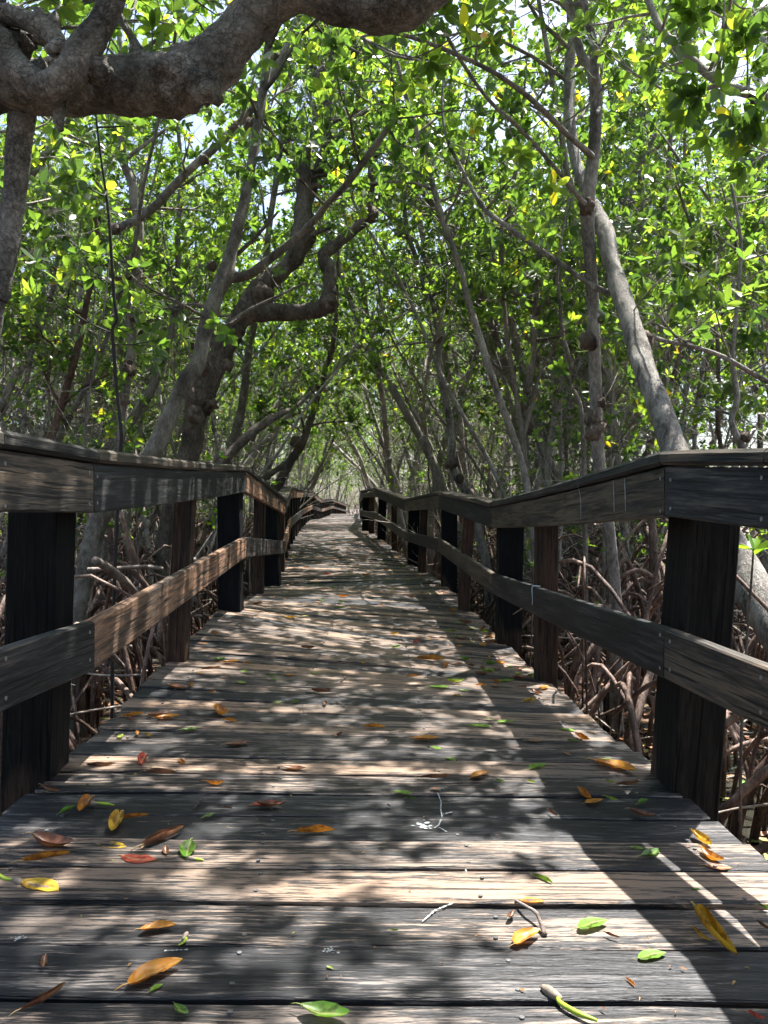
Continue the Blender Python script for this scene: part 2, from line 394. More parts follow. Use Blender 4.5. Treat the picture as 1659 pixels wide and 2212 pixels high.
for sgn, P, nm in ((-1,RL,'left'),(1,RR,'right')):
    root = empty('wooden_railing', (P[1].x, P[1].y, 0), 
        '%s weathered wooden railing, %s' % (nm, 'its boards striped with sunlight' if sgn<0 else 'shaded and zigzagging up and down'), 'railing', 'railings of the boardwalk')
    org = root.location.copy(); rails[sgn]=root
    for i in range(len(P)-1):
        s = i*1.9+(4.3 if sgn>0 else 0)
        brown = (sgn<0 and i>=3) or (sgn>0 and i in(20,))
        # cross sections: a = away from walk, b = up; rail vertex = inner top edge of the cap
        cap = sweep_board(P,i,sgn,rect(-.012,.150,-.040,0,.009),s,.003,sag=-.008 if i==2 else 0).build('cap_board', M['rail'], root, smooth=False, origin=org)
        top = sweep_board(P,i,sgn,rect(.004,.042,-.187,-.0445,.004),s+.7,.0015,sag=-.008 if i==2 else 0).build('rail_board', M['railbrown' if brown else 'rail'], root, smooth=False, origin=org)
        mid = sweep_board(P,i,sgn,rect(.004,.042,-.650,-.507,.005),s+1.3,.002).build('middle_board', M['railbrown' if brown or (sgn<0 and i==2) else 'rail'], root, smooth=False, origin=org)
mb=MB(); r=.0055
mb.add([(0,r*math.cos(a*.785),r*math.sin(a*.785)) for a in range(8)]+[(.006,r*math.cos(a*.785),r*math.sin(a*.785)) for a in range(8)],[tuple(range(8)),tuple(range(8,16))]+[(a,(a+1)%8,(a+1)%8+8,a+8) for a in range(8)])
screw=mb.mesh('screw',M['screw'],smooth=False)
for sgn,P in ((-1,RL),(1,RR)):
    for i in range(1,5):
        for dy in (-.03,.03):
            for dz in (-.075,-.165,-.535,-.62):
                p=interp(P,P[i].y+dy); o=bpy.data.objects.new('screw',screw); COL.objects.link(o); o.parent=rails[sgn]
                o.location=Vector((p.x+sgn*.0028-(.006 if sgn<0 else 0)+.0,p.y,p.z+dz+uni(-.008,.008)))-rails[sgn].location
def post(sgn, u, y, wid, topu, topy, mat, thick=None, seed=0):
    """u = inner x at the foot, topu = inner x under the rail (metres)"""
    root = rails[sgn]; P = RL if sgn<0 else RR
    top = interp(P, topy).z-.043
    mb = MB(); n=8; secs=[]
    zb=G-.25
    for k in range(n+1):
        z=zb+(top-zb)*k/n; t=(z-0)/(top-0)
        o=Vector((u+(topu-u)*t, y+(topy-y)*t, z)); secs.append((o, Vector((sgn,0,0)), Vector((0,1,0))))
    th = thick or wid
    cs = rect(0,wid,-th/2,th/2,.005)
    prism(mb, secs, cs if sgn>0 else cs[::-1], seed, .5+.4*math.sin(seed*3), 0, .003)
    return mb.build('post', mat, root, smooth=False, origin=root.location.copy())
# near posts, measured (units of H)
def inner(sgn,y,off=.045): return interp(RL if sgn<0 else RR, y).x+sgn*off
post(-1, -1.197*H, 2.83*H, .150, -1.147*H, 2.80*H, M['postdark'], seed=1.1)
post(-1, -1.19*H, 4.62*H, .095, inner(-1,4.62*H), 4.62*H, M['postbrown'], seed=2.3)
post(-1, -1.19*H, 6.45*H, .155, inner(-1,6.45*H), 6.45*H, M['postdark'], seed=3.4)
post(-1, -1.34*H, 8.5*H, .10, inner(-1,8.5*H), 8.5*H, M['postbrown'], seed=4.4)
post(-1, -1.33*H, 9.9*H, .165, inner(-1,9.9*H), 9.9*H, M['postdark'], seed=5.4)
post(1, 1.019*H, 2.83*H, .150, 1.078*H, 2.78*H, M['postdark'], seed=6.5, thick=.185)
post(1, .955*H, 4.85*H, .11, inner(1,4.85*H), 4.85*H, M['postbrown'], seed=7.1)
post(1, .93*H, 6.35*H, .165, inner(1,6.3*H), 6.3*H, M['postdark'], seed=8.1)
post(1, .775*H, 8.0*H, .095, inner(1,8.0*H), 8.0*H, M['postbrown'], seed=9.1)
post(1, .73*H, 9.8*H, .165, inner(1,9.8*H), 9.8*H, M['postdark'], seed=10.1)
post(1, .53*H, 12.*H, .10, inner(1,12.*H), 12.*H, M['postbrown'], seed=11.1)
post(1, .42*H, 13.8*H, .17, inner(1,13.8*H), 13.8*H, M['postdark'], seed=12.1)
post(1, .16*H, 16.2*H, .10, inner(1,16.2*H), 16.2*H, M['postbrown'], seed=13.1)
post(1, -.17*H, 18.4*H, .17, inner(1,18.4*H), 18.4*H, M['postdark'], seed=14.1)
post(1, -.42*H, 20.6*H, .12, inner(1,20.6*H), 20.6*H, M['postbrown'], seed=15.1)
post(1, -.66*H, 22.6*H, .16, inner(1,22.6*H), 22.6*H, M['postdark'], seed=16.1)
for sgn, y0 in ((-1,11.9),(1,24.5)):
    yy=y0*H; k=0
    while yy < 64:
        w=.16 if k%2 else .10
        x=inner(sgn,yy); post(sgn, x, yy, w, x, yy, M['postdark' if k%2 else 'postbrown'], seed=20+k+sgn)
        yy += 1.25; k+=1
for sgn in (-1,1):      # behind and beside the camera
    for k,yy in enumerate((.35,-.9)):
        x=inner(sgn,yy); post(sgn, x, yy, .16, x, yy, M['postdark'], seed=60+k)

# ------------------------------------------------------------------ tubes
def catmull(P, Rr, sub):
    P=[Vector(p) for p in P]; n=len(P); out=[]; rr=[]
    for i in range(n-1):
        p0=P[max(i-1,0)]; p1=P[i]; p2=P[i+1]; p3=P[min(i+2,n-1)]
        for k in range(sub):
            t=k/sub
            out.append(.5*((2*p1)+(p2-p0)*t+(2*p0-5*p1+4*p2-p3)*t*t+(3*p1-p0-3*p2+p3)*t**3)); rr.append(Rr[i]*(1-t)+Rr[i+1]*t)
    out.append(P[-1]); rr.append(Rr[-1]); return out, rr
def tube(mb, P, Rr, sides=6, sub=1, lump=0., lf=4., tone=.5, closed=True):
    if sub>1: P,Rr=catmull(P,Rr,sub)
    P=[Vector(p) for p in P]; n=len(P)
    A=np.array([tuple(p) for p in P]); T=np.gradient(A,axis=0); T/=np.maximum(np.linalg.norm(T,axis=1,keepdims=True),1e-9)
    ref=np.array([1.,0,0]) if abs(T[0,0])<.8 else np.array([0,1.,0])
    N=np.zeros_like(T); nn=ref-T[0]*ref.dot(T[0]); nn/=np.linalg.norm(nn); N[0]=nn
    for i in range(1,n):
        nn=nn-T[i]*nn.dot(T[i]); nn/=max(np.linalg.norm(nn),1e-9); N[i]=nn
    B=np.cross(T,N)
    th=np.arange(sides)*2*math.pi/sides
    rr=np.array(Rr)[:,None]*np.ones((1,sides))
    if lump:
        for i in range(n):
            for k in range(sides):
                d=N[i]*math.cos(th[k])+B[i]*math.sin(th[k]); q=Vector(A[i]+d*Rr[i])
                rr[i,k]*=1+lump*(mnoise.noise(q*lf)+.6*mnoise.noise(q*lf*2.7)+.35*mnoise.noise(q*lf*7))
    V=A[:,None,:]+rr[:,:,None]*(N[:,None,:]*np.cos(th)[None,:,None]+B[:,None,:]*np.sin(th)[None,:,None])
    V=V.reshape(-1,3)
    f=[(i*sides+k, i*sides+(k+1)%sides, (i+1)*sides+(k+1)%sides, (i+1)*sides+k) for i in range(n-1) for k in range(sides)]
    if closed:
        V=np.vstack([V,A[-1:]+T[-1:]*Rr[-1]*.4, A[:1]-T[:1]*Rr[0]*.4]); m=n*sides
        f+=[((n-1)*sides+k,(n-1)*sides+(k+1)%sides,m) for k in range(sides)]+[((k+1)%sides,k,m+1) for k in range(sides)]
    mb.add(V,f,None,tone)
def burl(mb, c, r, seed=0):
    V=[];f=[];a,b=12,8
    for i in range(b+1):
        for k in range(a):
            ph=math.pi*i/b; t=2*math.pi*k/a
            d=Vector((math.sin(ph)*math.cos(t),math.sin(ph)*math.sin(t),math.cos(ph)))
            q=c+d*r; s=r*(1+.55*mnoise.noise(d*2.1+Vector((seed,0,0)))+.35*mnoise.noise(d*6+Vector((0,seed,0))))
            V.append(tuple(c+d*s))
    for i in range(b):
        for k in range(a): f.append((i*a+k,(i+1)*a+k,(i+1)*a+(k+1)%a,i*a+(k+1)%a))
    mb.add(V,f,None,.5)

# ------------------------------------------------------------------ leaves
def rosettes(mb, tips, axes, size=(.075,.11), nl=(5,9), lod=0, tone=None):
    if not len(tips): return
    Pp=[];D=[];Nn=[];Ls=[];Tn=[]
    for p,a in zip(tips,axes):
        a=np.asarray(a,float); a/=max(np.linalg.norm(a),1e-6)
        r=np.array([1.,0,0]) if abs(a[0])<.8 else np.array([0,1.,0])
        e1=np.cross(a,r); e1/=np.linalg.norm(e1); e2=np.cross(a,e1)
        k=rng.integers(nl[0],nl[1]+1); ph0=rng.uniform(0,6.28)
        bt=rng.uniform(0,1)
        for j in range(k):
            ph=ph0+j*2.4+rng.uniform(-.3,.3); el=rng.uniform(.15,.85) if j<k-1 else rng.uniform(1.1,1.5)
            rad=e1*math.cos(ph)+e2*math.sin(ph)
            d=rad*math.cos(el)+a*math.sin(el); d[2]-=rng.uniform(0,.25); d/=np.linalg.norm(d)
            up=a*math.cos(el)-rad*math.sin(el); up+=rng.normal(0,.25,3)
            up-=d*up.dot(d); up/=np.linalg.norm(up)
            Pp.append(np.asarray(p,float)-a*rng.uniform(0,.035)); D.append(d); Nn.append(up); Ls.append(rng.uniform(*size)*(.75 if j==k-1 else 1)); Tn.append(min(1,max(0,.55*bt+.45*rng.uniform(0,1))) if tone is None else tone)
    Pp=np.array(Pp);D=np.array(D);Nn=np.array(Nn);Ls=np.array(Ls)[:,None];Sd=np.cross(Nn,D)
    W=Ls*rng.uniform(.19,.25,(len(Ls),1)); c=rng.uniform(-.12,.12,(len(Ls),1)); fo=rng.uniform(.05,.35,(len(Ls),1))
    def pt(x,y,z): return Pp+D*(Ls*x)+Sd*(W*y)+Nn*(Ls*c*x*x*1.5+W*fo*abs(y)+Ls*z)
    if lod==0:
        vs=[pt(.0,0,0),pt(.38,.95,0),pt(.75,.78,0),pt(1.,0,-.02),pt(.75,-.78,0),pt(.38,-.95,0)]; n=6
        fs=[(0,3,2,1),(0,5,4,3)]
    else:
        vs=[pt(0,0,0),pt(.1,.08,0),pt(.3,.75,0),pt(.55,1.,0),pt(.8,.75,0),pt(.94,.35,0),pt(1.,0,-.02),pt(.94,-.35,0),pt(.8,-.75,0),pt(.55,-1.,0),pt(.3,-.75,0),pt(.1,-.08,0),pt(.55,0,.0)]; n=13
        fs=[(0,12,3,2,1),(12,6,5,4,3),(0,11,10,9,12),(12,9,8,7,6)]
    V=np.stack(vs,1).reshape(-1,3)
    faces=[tuple(i*n+q for q in f) for i in range(len(Pp)) for f in fs]
    mb.add(V,faces,None,np.repeat(np.array(Tn,np.float32),len(fs)))

def vrand(s=1.): return Vector((random.gauss(0,s),random.gauss(0,s),random.gauss(0,s)))
def grow(wood_mb, start, d, L, r, depth, tips, axes, sides=4, up=.25, droop=0., wig=.18, nodes=None):
    """a branch with side branches; leaf whorls at the ends"""
    n=max(3,int(L/.16)); P=[start.copy()]; p=start.copy(); d=d.normalized(); Rr=[r]
    for k in range(n):
        d=(d+vrand(wig)+Vector((0,0,up*.3-droop))).normalized(); p=p+d*(L/n); P.append(p.copy()); Rr.append(r*(1-.6*(k+1)/n))
    tube(wood_mb,P,Rr,sides,1)
    if depth==0:
        tips.append(tuple(P[-1])); axes.append(tuple(d))
        if random.random()<.45 and n>3:
            q=P[-2 if n<5 else -3]; tips.append(tuple(q)); axes.append(tuple((d+vrand(.7)+Vector((0,0,.4))).normalized()))
        return
    m=random.randint(4,5)
    for k in range(m):
        t=uni(.35,1.) if k else 1.
        i=min(len(P)-1,int(t*n)); dd=(P[i]-P[max(i-1,0)]).normalized()
        side=vrand(1.); side=(side-dd*side.dot(dd)).normalized()
        nd_=(dd*uni(.5,.9)+side*uni(.4,.9)).normalized()
        grow(wood_mb,P[i],nd_,L*uni(.4,.62),Rr[i]*.62,depth-1,tips,axes,3,up,droop,wig)

def prop_roots(mb, base, n, hmax=1.3, spread=1.0, r=(.012,.028), away=None):
    for k in range(n):
        a=uni(0,2*math.pi)
        h=uni(.25,hmax); d=Vector((math.cos(a),math.sin(a),0)); sp=uni(.35,1.)*spread*(.4+h/hmax*.7)
        s=Vector(base)+Vector((0,0,h)); rr=uni(*r)*.8
        side=Vector((-d.y,d.x,0))*uni(-.2,.2)
        if away is not None:
            q=Vector(base)+d*sp*1.05+side; xl=edge(-1,max(q.y,-1))[0]; xr=edge(1,max(q.y,-1))[0]
            if xl-.12<q.x<xr+.12:
                d=Vector((abs(d.x)*(1 if base[0]>(xl+xr)/2 else -1),d.y,0)); side=side*0
                q=Vector(base)+d*sp*1.05
                if xl-.12<q.x<xr+.12: continue
        foot_h = G-.1-base[2]
        P=[s, s+d*sp*.3+Vector((0,0,.06*h))+side*.3, s+d*sp*.7+Vector((0,0,-.28*h))+side*.7, s+d*sp*.95+Vector((0,0,-.7*h))+side, s+d*sp*1.05+side+Vector((0,0,-h+foot_h*1.))]
        tube(mb,P,[rr*.9,rr,rr,rr*.95,rr*.9],6,4)
        if random.random()<.65:
            q=P[2]; e=q+d*uni(.1,.35)+Vector((0,0,-h*.5))+side*2; f=Vector((e.x+d.x*.05,e.y+d.y*.05,G-.1))
            tube(mb,[q,e,f],[rr*.7,rr*.6,rr*.6],5,3)
        if random.random()<.4:
            q=P[3]; tube(mb,[q,q+vrand(.1)+Vector((0,0,-.15)),Vector((q.x+uni(-.15,.15),q.y+uni(-.15,.15),G-.1))],[rr*.6,rr*.5,rr*.5],5,2)

# generic tree kinds -------------------------------------------------------
def make_tree(seed, height, rad, nb, lowest, barkm, leafm, leanx=.0, leaves=1.):
    random.seed(seed)
    tw=MB(); P=[Vector((0,0,-.15))]; Rr=[rad*1.15]; p=P[0].copy(); d=Vector((uni(-.15,.15)+leanx,uni(-.12,.12),1)).normalized(); n=11
    curve=Vector((uni(-.06,.06),uni(-.06,.06),0))
    for k in range(n):
        d=(d+vrand(.075)+curve+Vector((0,0,.05))).normalized(); p=p+d*(height*.8/n); P.append(p.copy()); Rr.append(rad*(1-.72*(k+1)/n))
    C,CR=catmull(P,Rr,4)
    tube(tw,C,CR,9,1,.16,5.)
    for k in range(random.randint(1,4)):
        i=random.randint(6,len(C)-8); burl(tw,C[i]+vrand(.3)*CR[i],CR[i]*uni(1.0,1.5),seed+k)
    tips=[];axes=[]
    for k in range(nb):
        t=lowest+(1-lowest)*((k+.5)/nb)**.85
        i=min(len(C)-1,int(t*(len(C)-1)))
        a=k*2.4+uni(-.5,.5); out=Vector((math.cos(a),math.sin(a),uni(.35,1.0))).normalized()
        L=uni(.7,1.25)*(1.1-.35*t)
        grow(tw,C[i],out,L,max(.007,CR[i]*.42),2,tips,axes,5,up=.3)
    # a few dead bare twigs
    for k in range(26):
        i=random.randint(5,len(C)-4); a=uni(0,6.28)
        grow(tw,C[i],Vector((math.cos(a),math.sin(a),uni(-.1,.6))),uni(.4,1.),.007,1,[],[],3)
    lf=MB(); rosettes(lf,tips,axes,size=(.055,.09),nl=(7,11))
    rt=MB(); prop_roots(rt,(0,0,0),random.randint(9,14),uni(.8,1.3),uni(.7,.95))
    return tw.mesh('trunk',barkm), lf.mesh('crown',leafm), rt.mesh('prop_roots',M['root']), len(tips)
kinds=[]
barks=['bark_grey','bark_grey','bark_pale','bark_grey','bark_pale','bark_dark','bark_grey','bark_pale','bark_grey']
for k in range(9):
    kinds.append(make_tree(100+k, [8.6,7.8,9.4,8.0,8.8,8.4,9.8,8.6,9.0][k], [.055,.04,.07,.042,.06,.05,.065,.032,.038][k], [17,16,19,15,18,16,19,12,12][k], [.38,.33,.42,.30,.40,.34,.45,.5,.55][k], M[barks[k]], M['leaf_y'] if k==7 else M['leaf']))
print('tips', [k[3] for k in kinds])
KD=['grey-barked','slim grey','pale-barked','thin grey','light-barked','dark-barked','tall grey','thin pale','slim bare']
random.seed(21)
def center(y): return (smooth(RL,y,1.).x+smooth(RR,y,1.).x)/2
spots=[]
tries=0
def plant(y0,y1,mind,num,xmax):
    global tries
    c=0; t=0
    while c<num and t<6000:
        t+=1
        yy=uni(y0,y1); side=random.choice((-1,1)); off=uni((2.15 if yy<14 else 1.75) if yy>6 else 2.6, xmax)
        x=center(yy)+side*off
        if yy>0 and yy<6 and abs(x)<yy*.52+.7: continue
        if yy>0 and yy<12.5 and side<0 and x/yy>-.40: continue
        if abs(x) > abs(yy)*.56+3.2: continue
        if any((x-a)**2+(yy-b)**2<mind*mind for a,b,_,_ in spots): continue
        spots.append((x,yy,side,off)); c+=1
NT=0
def make_sapling(seed,h,rad,n):
    random.seed(seed); tw=MB(); P=[Vector((0,0,-.1))]; d=Vector((uni(-.25,.25),uni(-.25,.25),1)).normalized(); Rr=[rad]; p=P[0].copy()
    for k in range(10):
        d=(d+vrand(.09)+Vector((0,0,.04))).normalized(); p=p+d*h/10; P.append(p.copy()); Rr.append(rad*(1-.07*(k+1)))
    C,CR=catmull(P,Rr,3); tube(tw,C,CR,6,1,.1,9.); tips=[];axes=[]
    for k in range(n):
        i=int(uni(.2,1.)*(len(C)-1)); a=uni(0,6.28)
        grow(tw,C[i],Vector((math.cos(a),math.sin(a),uni(.2,.9))),uni(.35,.8),.006,1,tips,axes,3,up=.3)
    for k in range(9):
        i=int(uni(.1,.9)*(len(C)-1)); a=uni(0,6.28)
        grow(tw,C[i],Vector((math.cos(a),math.sin(a),uni(-.2,.6))),uni(.4,.9),.006,1,[],[],3)
    lf=MB(); rosettes(lf,tips,axes,size=(.055,.09),nl=(4,7)); rt=MB(); prop_roots(rt,(0,0,0),6,.8,.6,(.008,.016))
    return tw.mesh('stem',M['bark_pale' if seed%3==0 else ('bark_dark' if seed%6==1 else 'bark_grey')]), lf.mesh('crown',M['leaf']), rt.mesh('prop_roots',M['root'])
saps=[make_sapling(500+k,[3.2,4.2,5.2,2.4,3.8,4.8][k],[.016,.02,.026,.012,.018,.022][k],[11,12,13,10,10,12][k]) for k in range(6)]
plant(-9,.8,1.6,24,5.); plant(8.,14,1.0,50,6.5); plant(14,24,1.1,92,8.5); plant(24,38,1.4,84,10.); plant(38,56,2.0,60,12.)
for i in range(34): spots.append((center(66)+uni(-11,9),uni(69,80),1 if i%2 else -1,9.))
plant(56,69,1.9,26,10.)
forced=[(x,y,1 if x>0 else -1,3.) for x,y in ((2.8,9.8),(5.1,9.6),(3.1,12.2),(-4.3,9.4),(-3.4,13.2))]
spots=spots+forced
for (x,yy,side,off) in spots:
    k=random.randint(0,len(kinds)-1)
    s=uni(.88,1.12)*(uni(1.08,1.4) if yy>12 or (x,yy,side,off) in forced else 1)
    band='behind the first trees' if yy<14 else ('in the middle of the stand' if yy<24 else 'far down the walk')
    e=empty('mangrove_tree',(x,yy,G), '%s mangrove %s on the %s of the boardwalk' % (KD[k],band,'left' if side<0 else 'right'),'tree','mangroves crowding both sides of the boardwalk')
    e.rotation_euler=(uni(-.05,.05), -side*(uni(.0,.14) if yy<13 else uni(.08,.30)) if off<4 else uni(-.08,.08), 0)
    rz=uni(0,6.28); e.scale=(s,s,s*uni(.92,1.08))
    for nm,me in zip(('trunk','crown','prop_roots'),kinds[k][:3]):
        o=bpy.data.objects.new(nm,me); COL.objects.link(o); o.parent=e; o.rotation_euler=(0,0,rz)
    NT+=1
print('trees',NT)
def make_pole(seed,h,rad):
    random.seed(seed); tw=MB(); P=[Vector((0,0,-.1))]; d=Vector((uni(-.3,.3),uni(-.3,.3),1)).normalized(); Rr=[rad]; p=P[0].copy(); bend=Vector((uni(-.08,.08),uni(-.08,.08),.02))
    for k in range(12):
        d=(d+vrand(.10)+bend).normalized(); p=p+d*h/12; P.append(p.copy()); Rr.append(rad*(1-.055*(k+1)))
    C,CR=catmull(P,Rr,3); tube(tw,C,CR,7,1,.2,9.); tips=[];axes=[]
    for k in range(2): i=random.randint(6,24); burl(tw,C[i],CR[i]*1.7,seed+k)
    for k in range(5):
        i=int(uni(.75,1.)*(len(C)-1)); a=uni(0,6.28); grow(tw,C[i],Vector((math.cos(a),math.sin(a),1.)),uni(.5,.9),.007,1,tips,axes,3,up=.3)
    for k in range(12):
        i=int(uni(.1,.9)*(len(C)-1)); a=uni(0,6.28); grow(tw,C[i],Vector((math.cos(a),math.sin(a),uni(-.1,.8))),uni(.5,1.2),.007,1,[],[],3)
    lf=MB(); rosettes(lf,tips,axes,size=(.055,.09),nl=(6,9)); rt=MB(); prop_roots(rt,(0,0,0),6,.9,.6,(.010,.018))
    return tw.mesh('trunk',M['bark_pale' if seed%3 else 'bark_grey']), lf.mesh('crown',M['leaf']), rt.mesh('prop_roots',M['root'])
poles=[make_pole(600+k,[5.2,6.2,4.6,6.8,5.6][k],[.022,.03,.02,.034,.026][k]) for k in range(5)]
random.seed(41); pp=[]
for (y0,y1,num,mind,xm) in ((7.5,14,60,.5,5.5),(14,26,85,.7,7.),(26,44,40,1.1,8.)):
    c=0;t=0
    while c<num and t<4000:
        t+=1; yy=uni(y0,y1); side=random.choice((-1,1)); x=center(yy)+side*uni(1.8,xm)
        if abs(x)>yy*.55+1 or any((x-a)**2+(yy-b)**2<mind*mind for a,b,_ in pp): continue
        pp.append((x,yy,side)); c+=1
for (x,yy,side) in pp:
    e=empty('mangrove_pole_tree',(x,yy,G),'pale crooked mangrove stem with bare twigs %s, %s side' % ('behind the first posts' if yy<14 else 'deep in the stand','left' if side<0 else 'right'),'tree','bare crooked stems in the mangrove stand')
    s=uni(.85,1.25); e.scale=(s,s,s); rz=uni(0,6.28); e.rotation_euler=(uni(-.1,.1),uni(-.12,.12),0)
    for nm,me in zip(('trunk','crown','prop_roots'),random.choice(poles)):
        o=bpy.data.objects.new(nm,me); COL.objects.link(o); o.parent=e; o.rotation_euler=(0,0,rz)
random.seed(31)
sp2=[]
for (y0,y1,num,mind,xm) in ((6.8,14,70,.55,5.5),(14,26,85,.7,8.),(26,45,45,1.2,10.)):
    c=0;t=0
    while c<num and t<4000:
        t+=1; yy=uni(y0,y1); side=random.choice((-1,1)); off=uni(1.75,xm); x=center(yy)+side*off
        if abs(x)>yy*.55+1.5 or (yy<11 and side<0 and x/yy>-.33) or any((x-a)**2+(yy-b)**2<mind*mind for a,b,_ in sp2): continue
        sp2.append((x,yy,side)); c+=1
for k in range(40): yy=uni(69,76); sp2.append((center(68)+uni(-7,7),yy,1))
for (x,yy,side) in sp2:
    e=empty('mangrove_sapling',(x,yy,G),'thin mangrove sapling among the trunks %s, %s side' % ('behind the first posts' if yy<14 else 'deep in the stand' if yy<27 else 'near the end of the walk','left' if side<0 else 'right'),'tree','thin saplings filling the mangrove stand')
    s=uni(.85,1.2); e.scale=(s,s,s); rz=uni(0,6.28)
    for nm,me in zip(('stem','crown','prop_roots'),random.choice(saps)):
        o=bpy.data.objects.new(nm,me); COL.objects.link(o); o.parent=e; o.rotation_euler=(0,0,rz)

# ------------------------------------------------------------------ hero trees, each traced to its own depth
def hero(name, label, mat, limbs, roots=None, burls=(), sprout=(), sprays=(), leafm=None, lump=.16, toground=True, cat='tree', leafsize=(.075,.11), group=None, lod=1):
    """limbs: lists of (u, v, width px, depth m); first one is the trunk"""
    sk=[]
    tw=MB()
    first=limbs[0]; b=at(*first[0][:2],first[0][3])
    base=Vector((b.x,b.y,G))
    for li,lm in enumerate(limbs):
        if name=='overhanging_mangrove': lm=[(u,v,w*.94,y) for u,v,w,y in lm]
        P=[at(u,v,y) for u,v,w,y in lm]; Rr=[w*y/F/2 for u,v,w,y in lm]
        if li==0 and toground:
            dd=(P[0]-P[1]).normalized(); 
            steps=P[0].z-(G-.2); x=P[0]+Vector((dd.x*.35*steps,dd.y*.3*steps,-steps))
            m=P[0]+Vector((dd.x*.3*steps,dd.y*.25*steps,-steps*.5))
            P=[x,m]+P; Rr=[Rr[0]*1.15,Rr[0]*1.05]+Rr; base=Vector((x.x,x.y,G))
        big=max(Rr)
        C,CR=catmull(P,Rr,7 if big>.03 else 4)
        tube(tw,C,CR,18 if big>.07 else (12 if big>.03 else 7),1,lump if big>.015 else lump*.5,4. if big>.06 else 7.)
        sk.append((C,CR))
    tips=[];axes=[]
    for (li,t0,t1,n,L,depth,upz) in sprout:
        C,CR=sk[li]
        for k in range(n):
            t=uni(t0,t1); i=min(len(C)-1,int(t*(len(C)-1))); a=uni(0,6.28)
            grow(tw,C[i],Vector((math.cos(a),math.sin(a),upz+uni(-.3,.5))),L*uni(.7,1.25),min(CR[i]*.5,.012+.004*depth),depth,tips,axes,4,up=.25)
    allp=[p for C,_ in sk for p in C]
    for sp in sprays:            # twig from the nearest wood to this place, with whorls
        u,v,y=sp[:3]; q=at(u,v,y); s=min(allp,key=lambda p:(p-q).length); L=(q-s).length
        mid=s.lerp(q,.5)+Vector((0,0,-.06*L))+vrand(.03)
        tube(tw,[s,mid,q],[.006,.0045,.003],5,4)
        ax=(q-mid).normalized(); tips.append(tuple(q)); axes.append(tuple(ax))
        for j in range(sp[3] if len(sp)>3 else 2):
            r=mid.lerp(q,uni(.1,.8)); dd=(ax+vrand(.6)).normalized(); e=r+dd*uni(.08,.2)
            tube(tw,[r,e],[.003,.002],4); tips.append(tuple(e)); axes.append(tuple(dd))
    root=empty(name,base,label,cat,group)
    tr=tw.build('trunk' if cat=='tree' else 'wood',mat,root,origin=base)
    for (u,v,w,y) in burls:
        bm=MB(); c=at(u,v,y); r0=w*y/F/2; burl(bm,c,r0,u)
        for q in range(5): burl(bm,c+vrand(1).normalized()*r0*.7,r0*uni(.3,.5),u+q*3)
        bm.build('burl',mat if mat is M['bark_limb'] else M['bark_burl'],tr,origin=base)
    if tips:
        lf=MB(); rosettes(lf,tips,axes,leafsize,lod=lod); lf.build('crown',leafm or M['leaf'],root,origin=base)
    if roots:
        rt=MB(); prop_roots(rt,tuple(base),*roots,away=1); rt.build('prop_roots',M['root'],root,origin=base)
    return root, sk
def ln(y, *pts):
    """helper: constant or linear depth"""
    n=len(pts)
    y0,y1=(y if isinstance(y,tuple) else (y,y))
    return [(u,v,w,y0+(y1-y0)*i/(n-1)) for i,(u,v,w) in enumerate(pts)]
random.seed(5)
# the great limb overhead
Z=3.1
hero('overhanging_mangrove','massive scaly mangrove limb arching over the top left of the boardwalk','bark_limb' and M['bark_limb'],[
  ln((3.3,3.3),(-15,720,36),(-2,640,44),(10,560,52),(22,480,56),(34,400,56),(40,330,55),(48,260,58),(50,200,60)),
  ln((3.3,3.0),(-260,260,150),(-120,215,140),(0,182,120),(90,188,112),(180,186,118),(270,182,126),(350,180,130),(420,165,128),(470,130,122),(505,85,112),(545,35,106),(590,-5,100),(640,-22,94),(700,-12,100),(760,3,114),(820,8,118),(880,0,112),(930,-28,98),(975,-75,80),(1010,-150,60)),
  ln((3.0,2.95),(-90,40,48),(-35,62,56),(5,92,60),(24,132,64),(60,172,66),(105,188,66),(150,160,72),(176,118,76),(205,75,66),(232,25,58),(252,-40,52),(265,-140,44),(300,-300,30)),
  ln((3.05,2.98),(-60,22,44),(0,30,44),(45,40,46),(85,55,52),(115,80,44),(128,105,36)),
  ln((2.95,2.98),(104,112,28),(125,98,30),(150,112,40),(160,140,44)),
  ln(3.05,(128,215,34),(127,250,28),(129,272,20),(133,282,14)),
  ],roots=None, burls=[(85,148,40,3.06),(100,60,62,3.02),(40,90,70,3.1),(210,150,60,3.0),(150,180,90,3.1),(398,172,120,3.15),(440,190,70,3.05)], lump=.22, toground=True,
  sprout=[(1,.75,1.,10,1.4,2,1.1),(2,.8,1.,9,1.3,2,.8),(1,.0,.35,6,1.4,2,1.)],
  sprays=[(330,60,3.4,2),(250,40,3.6,2),(150,-20,3.4,2)])
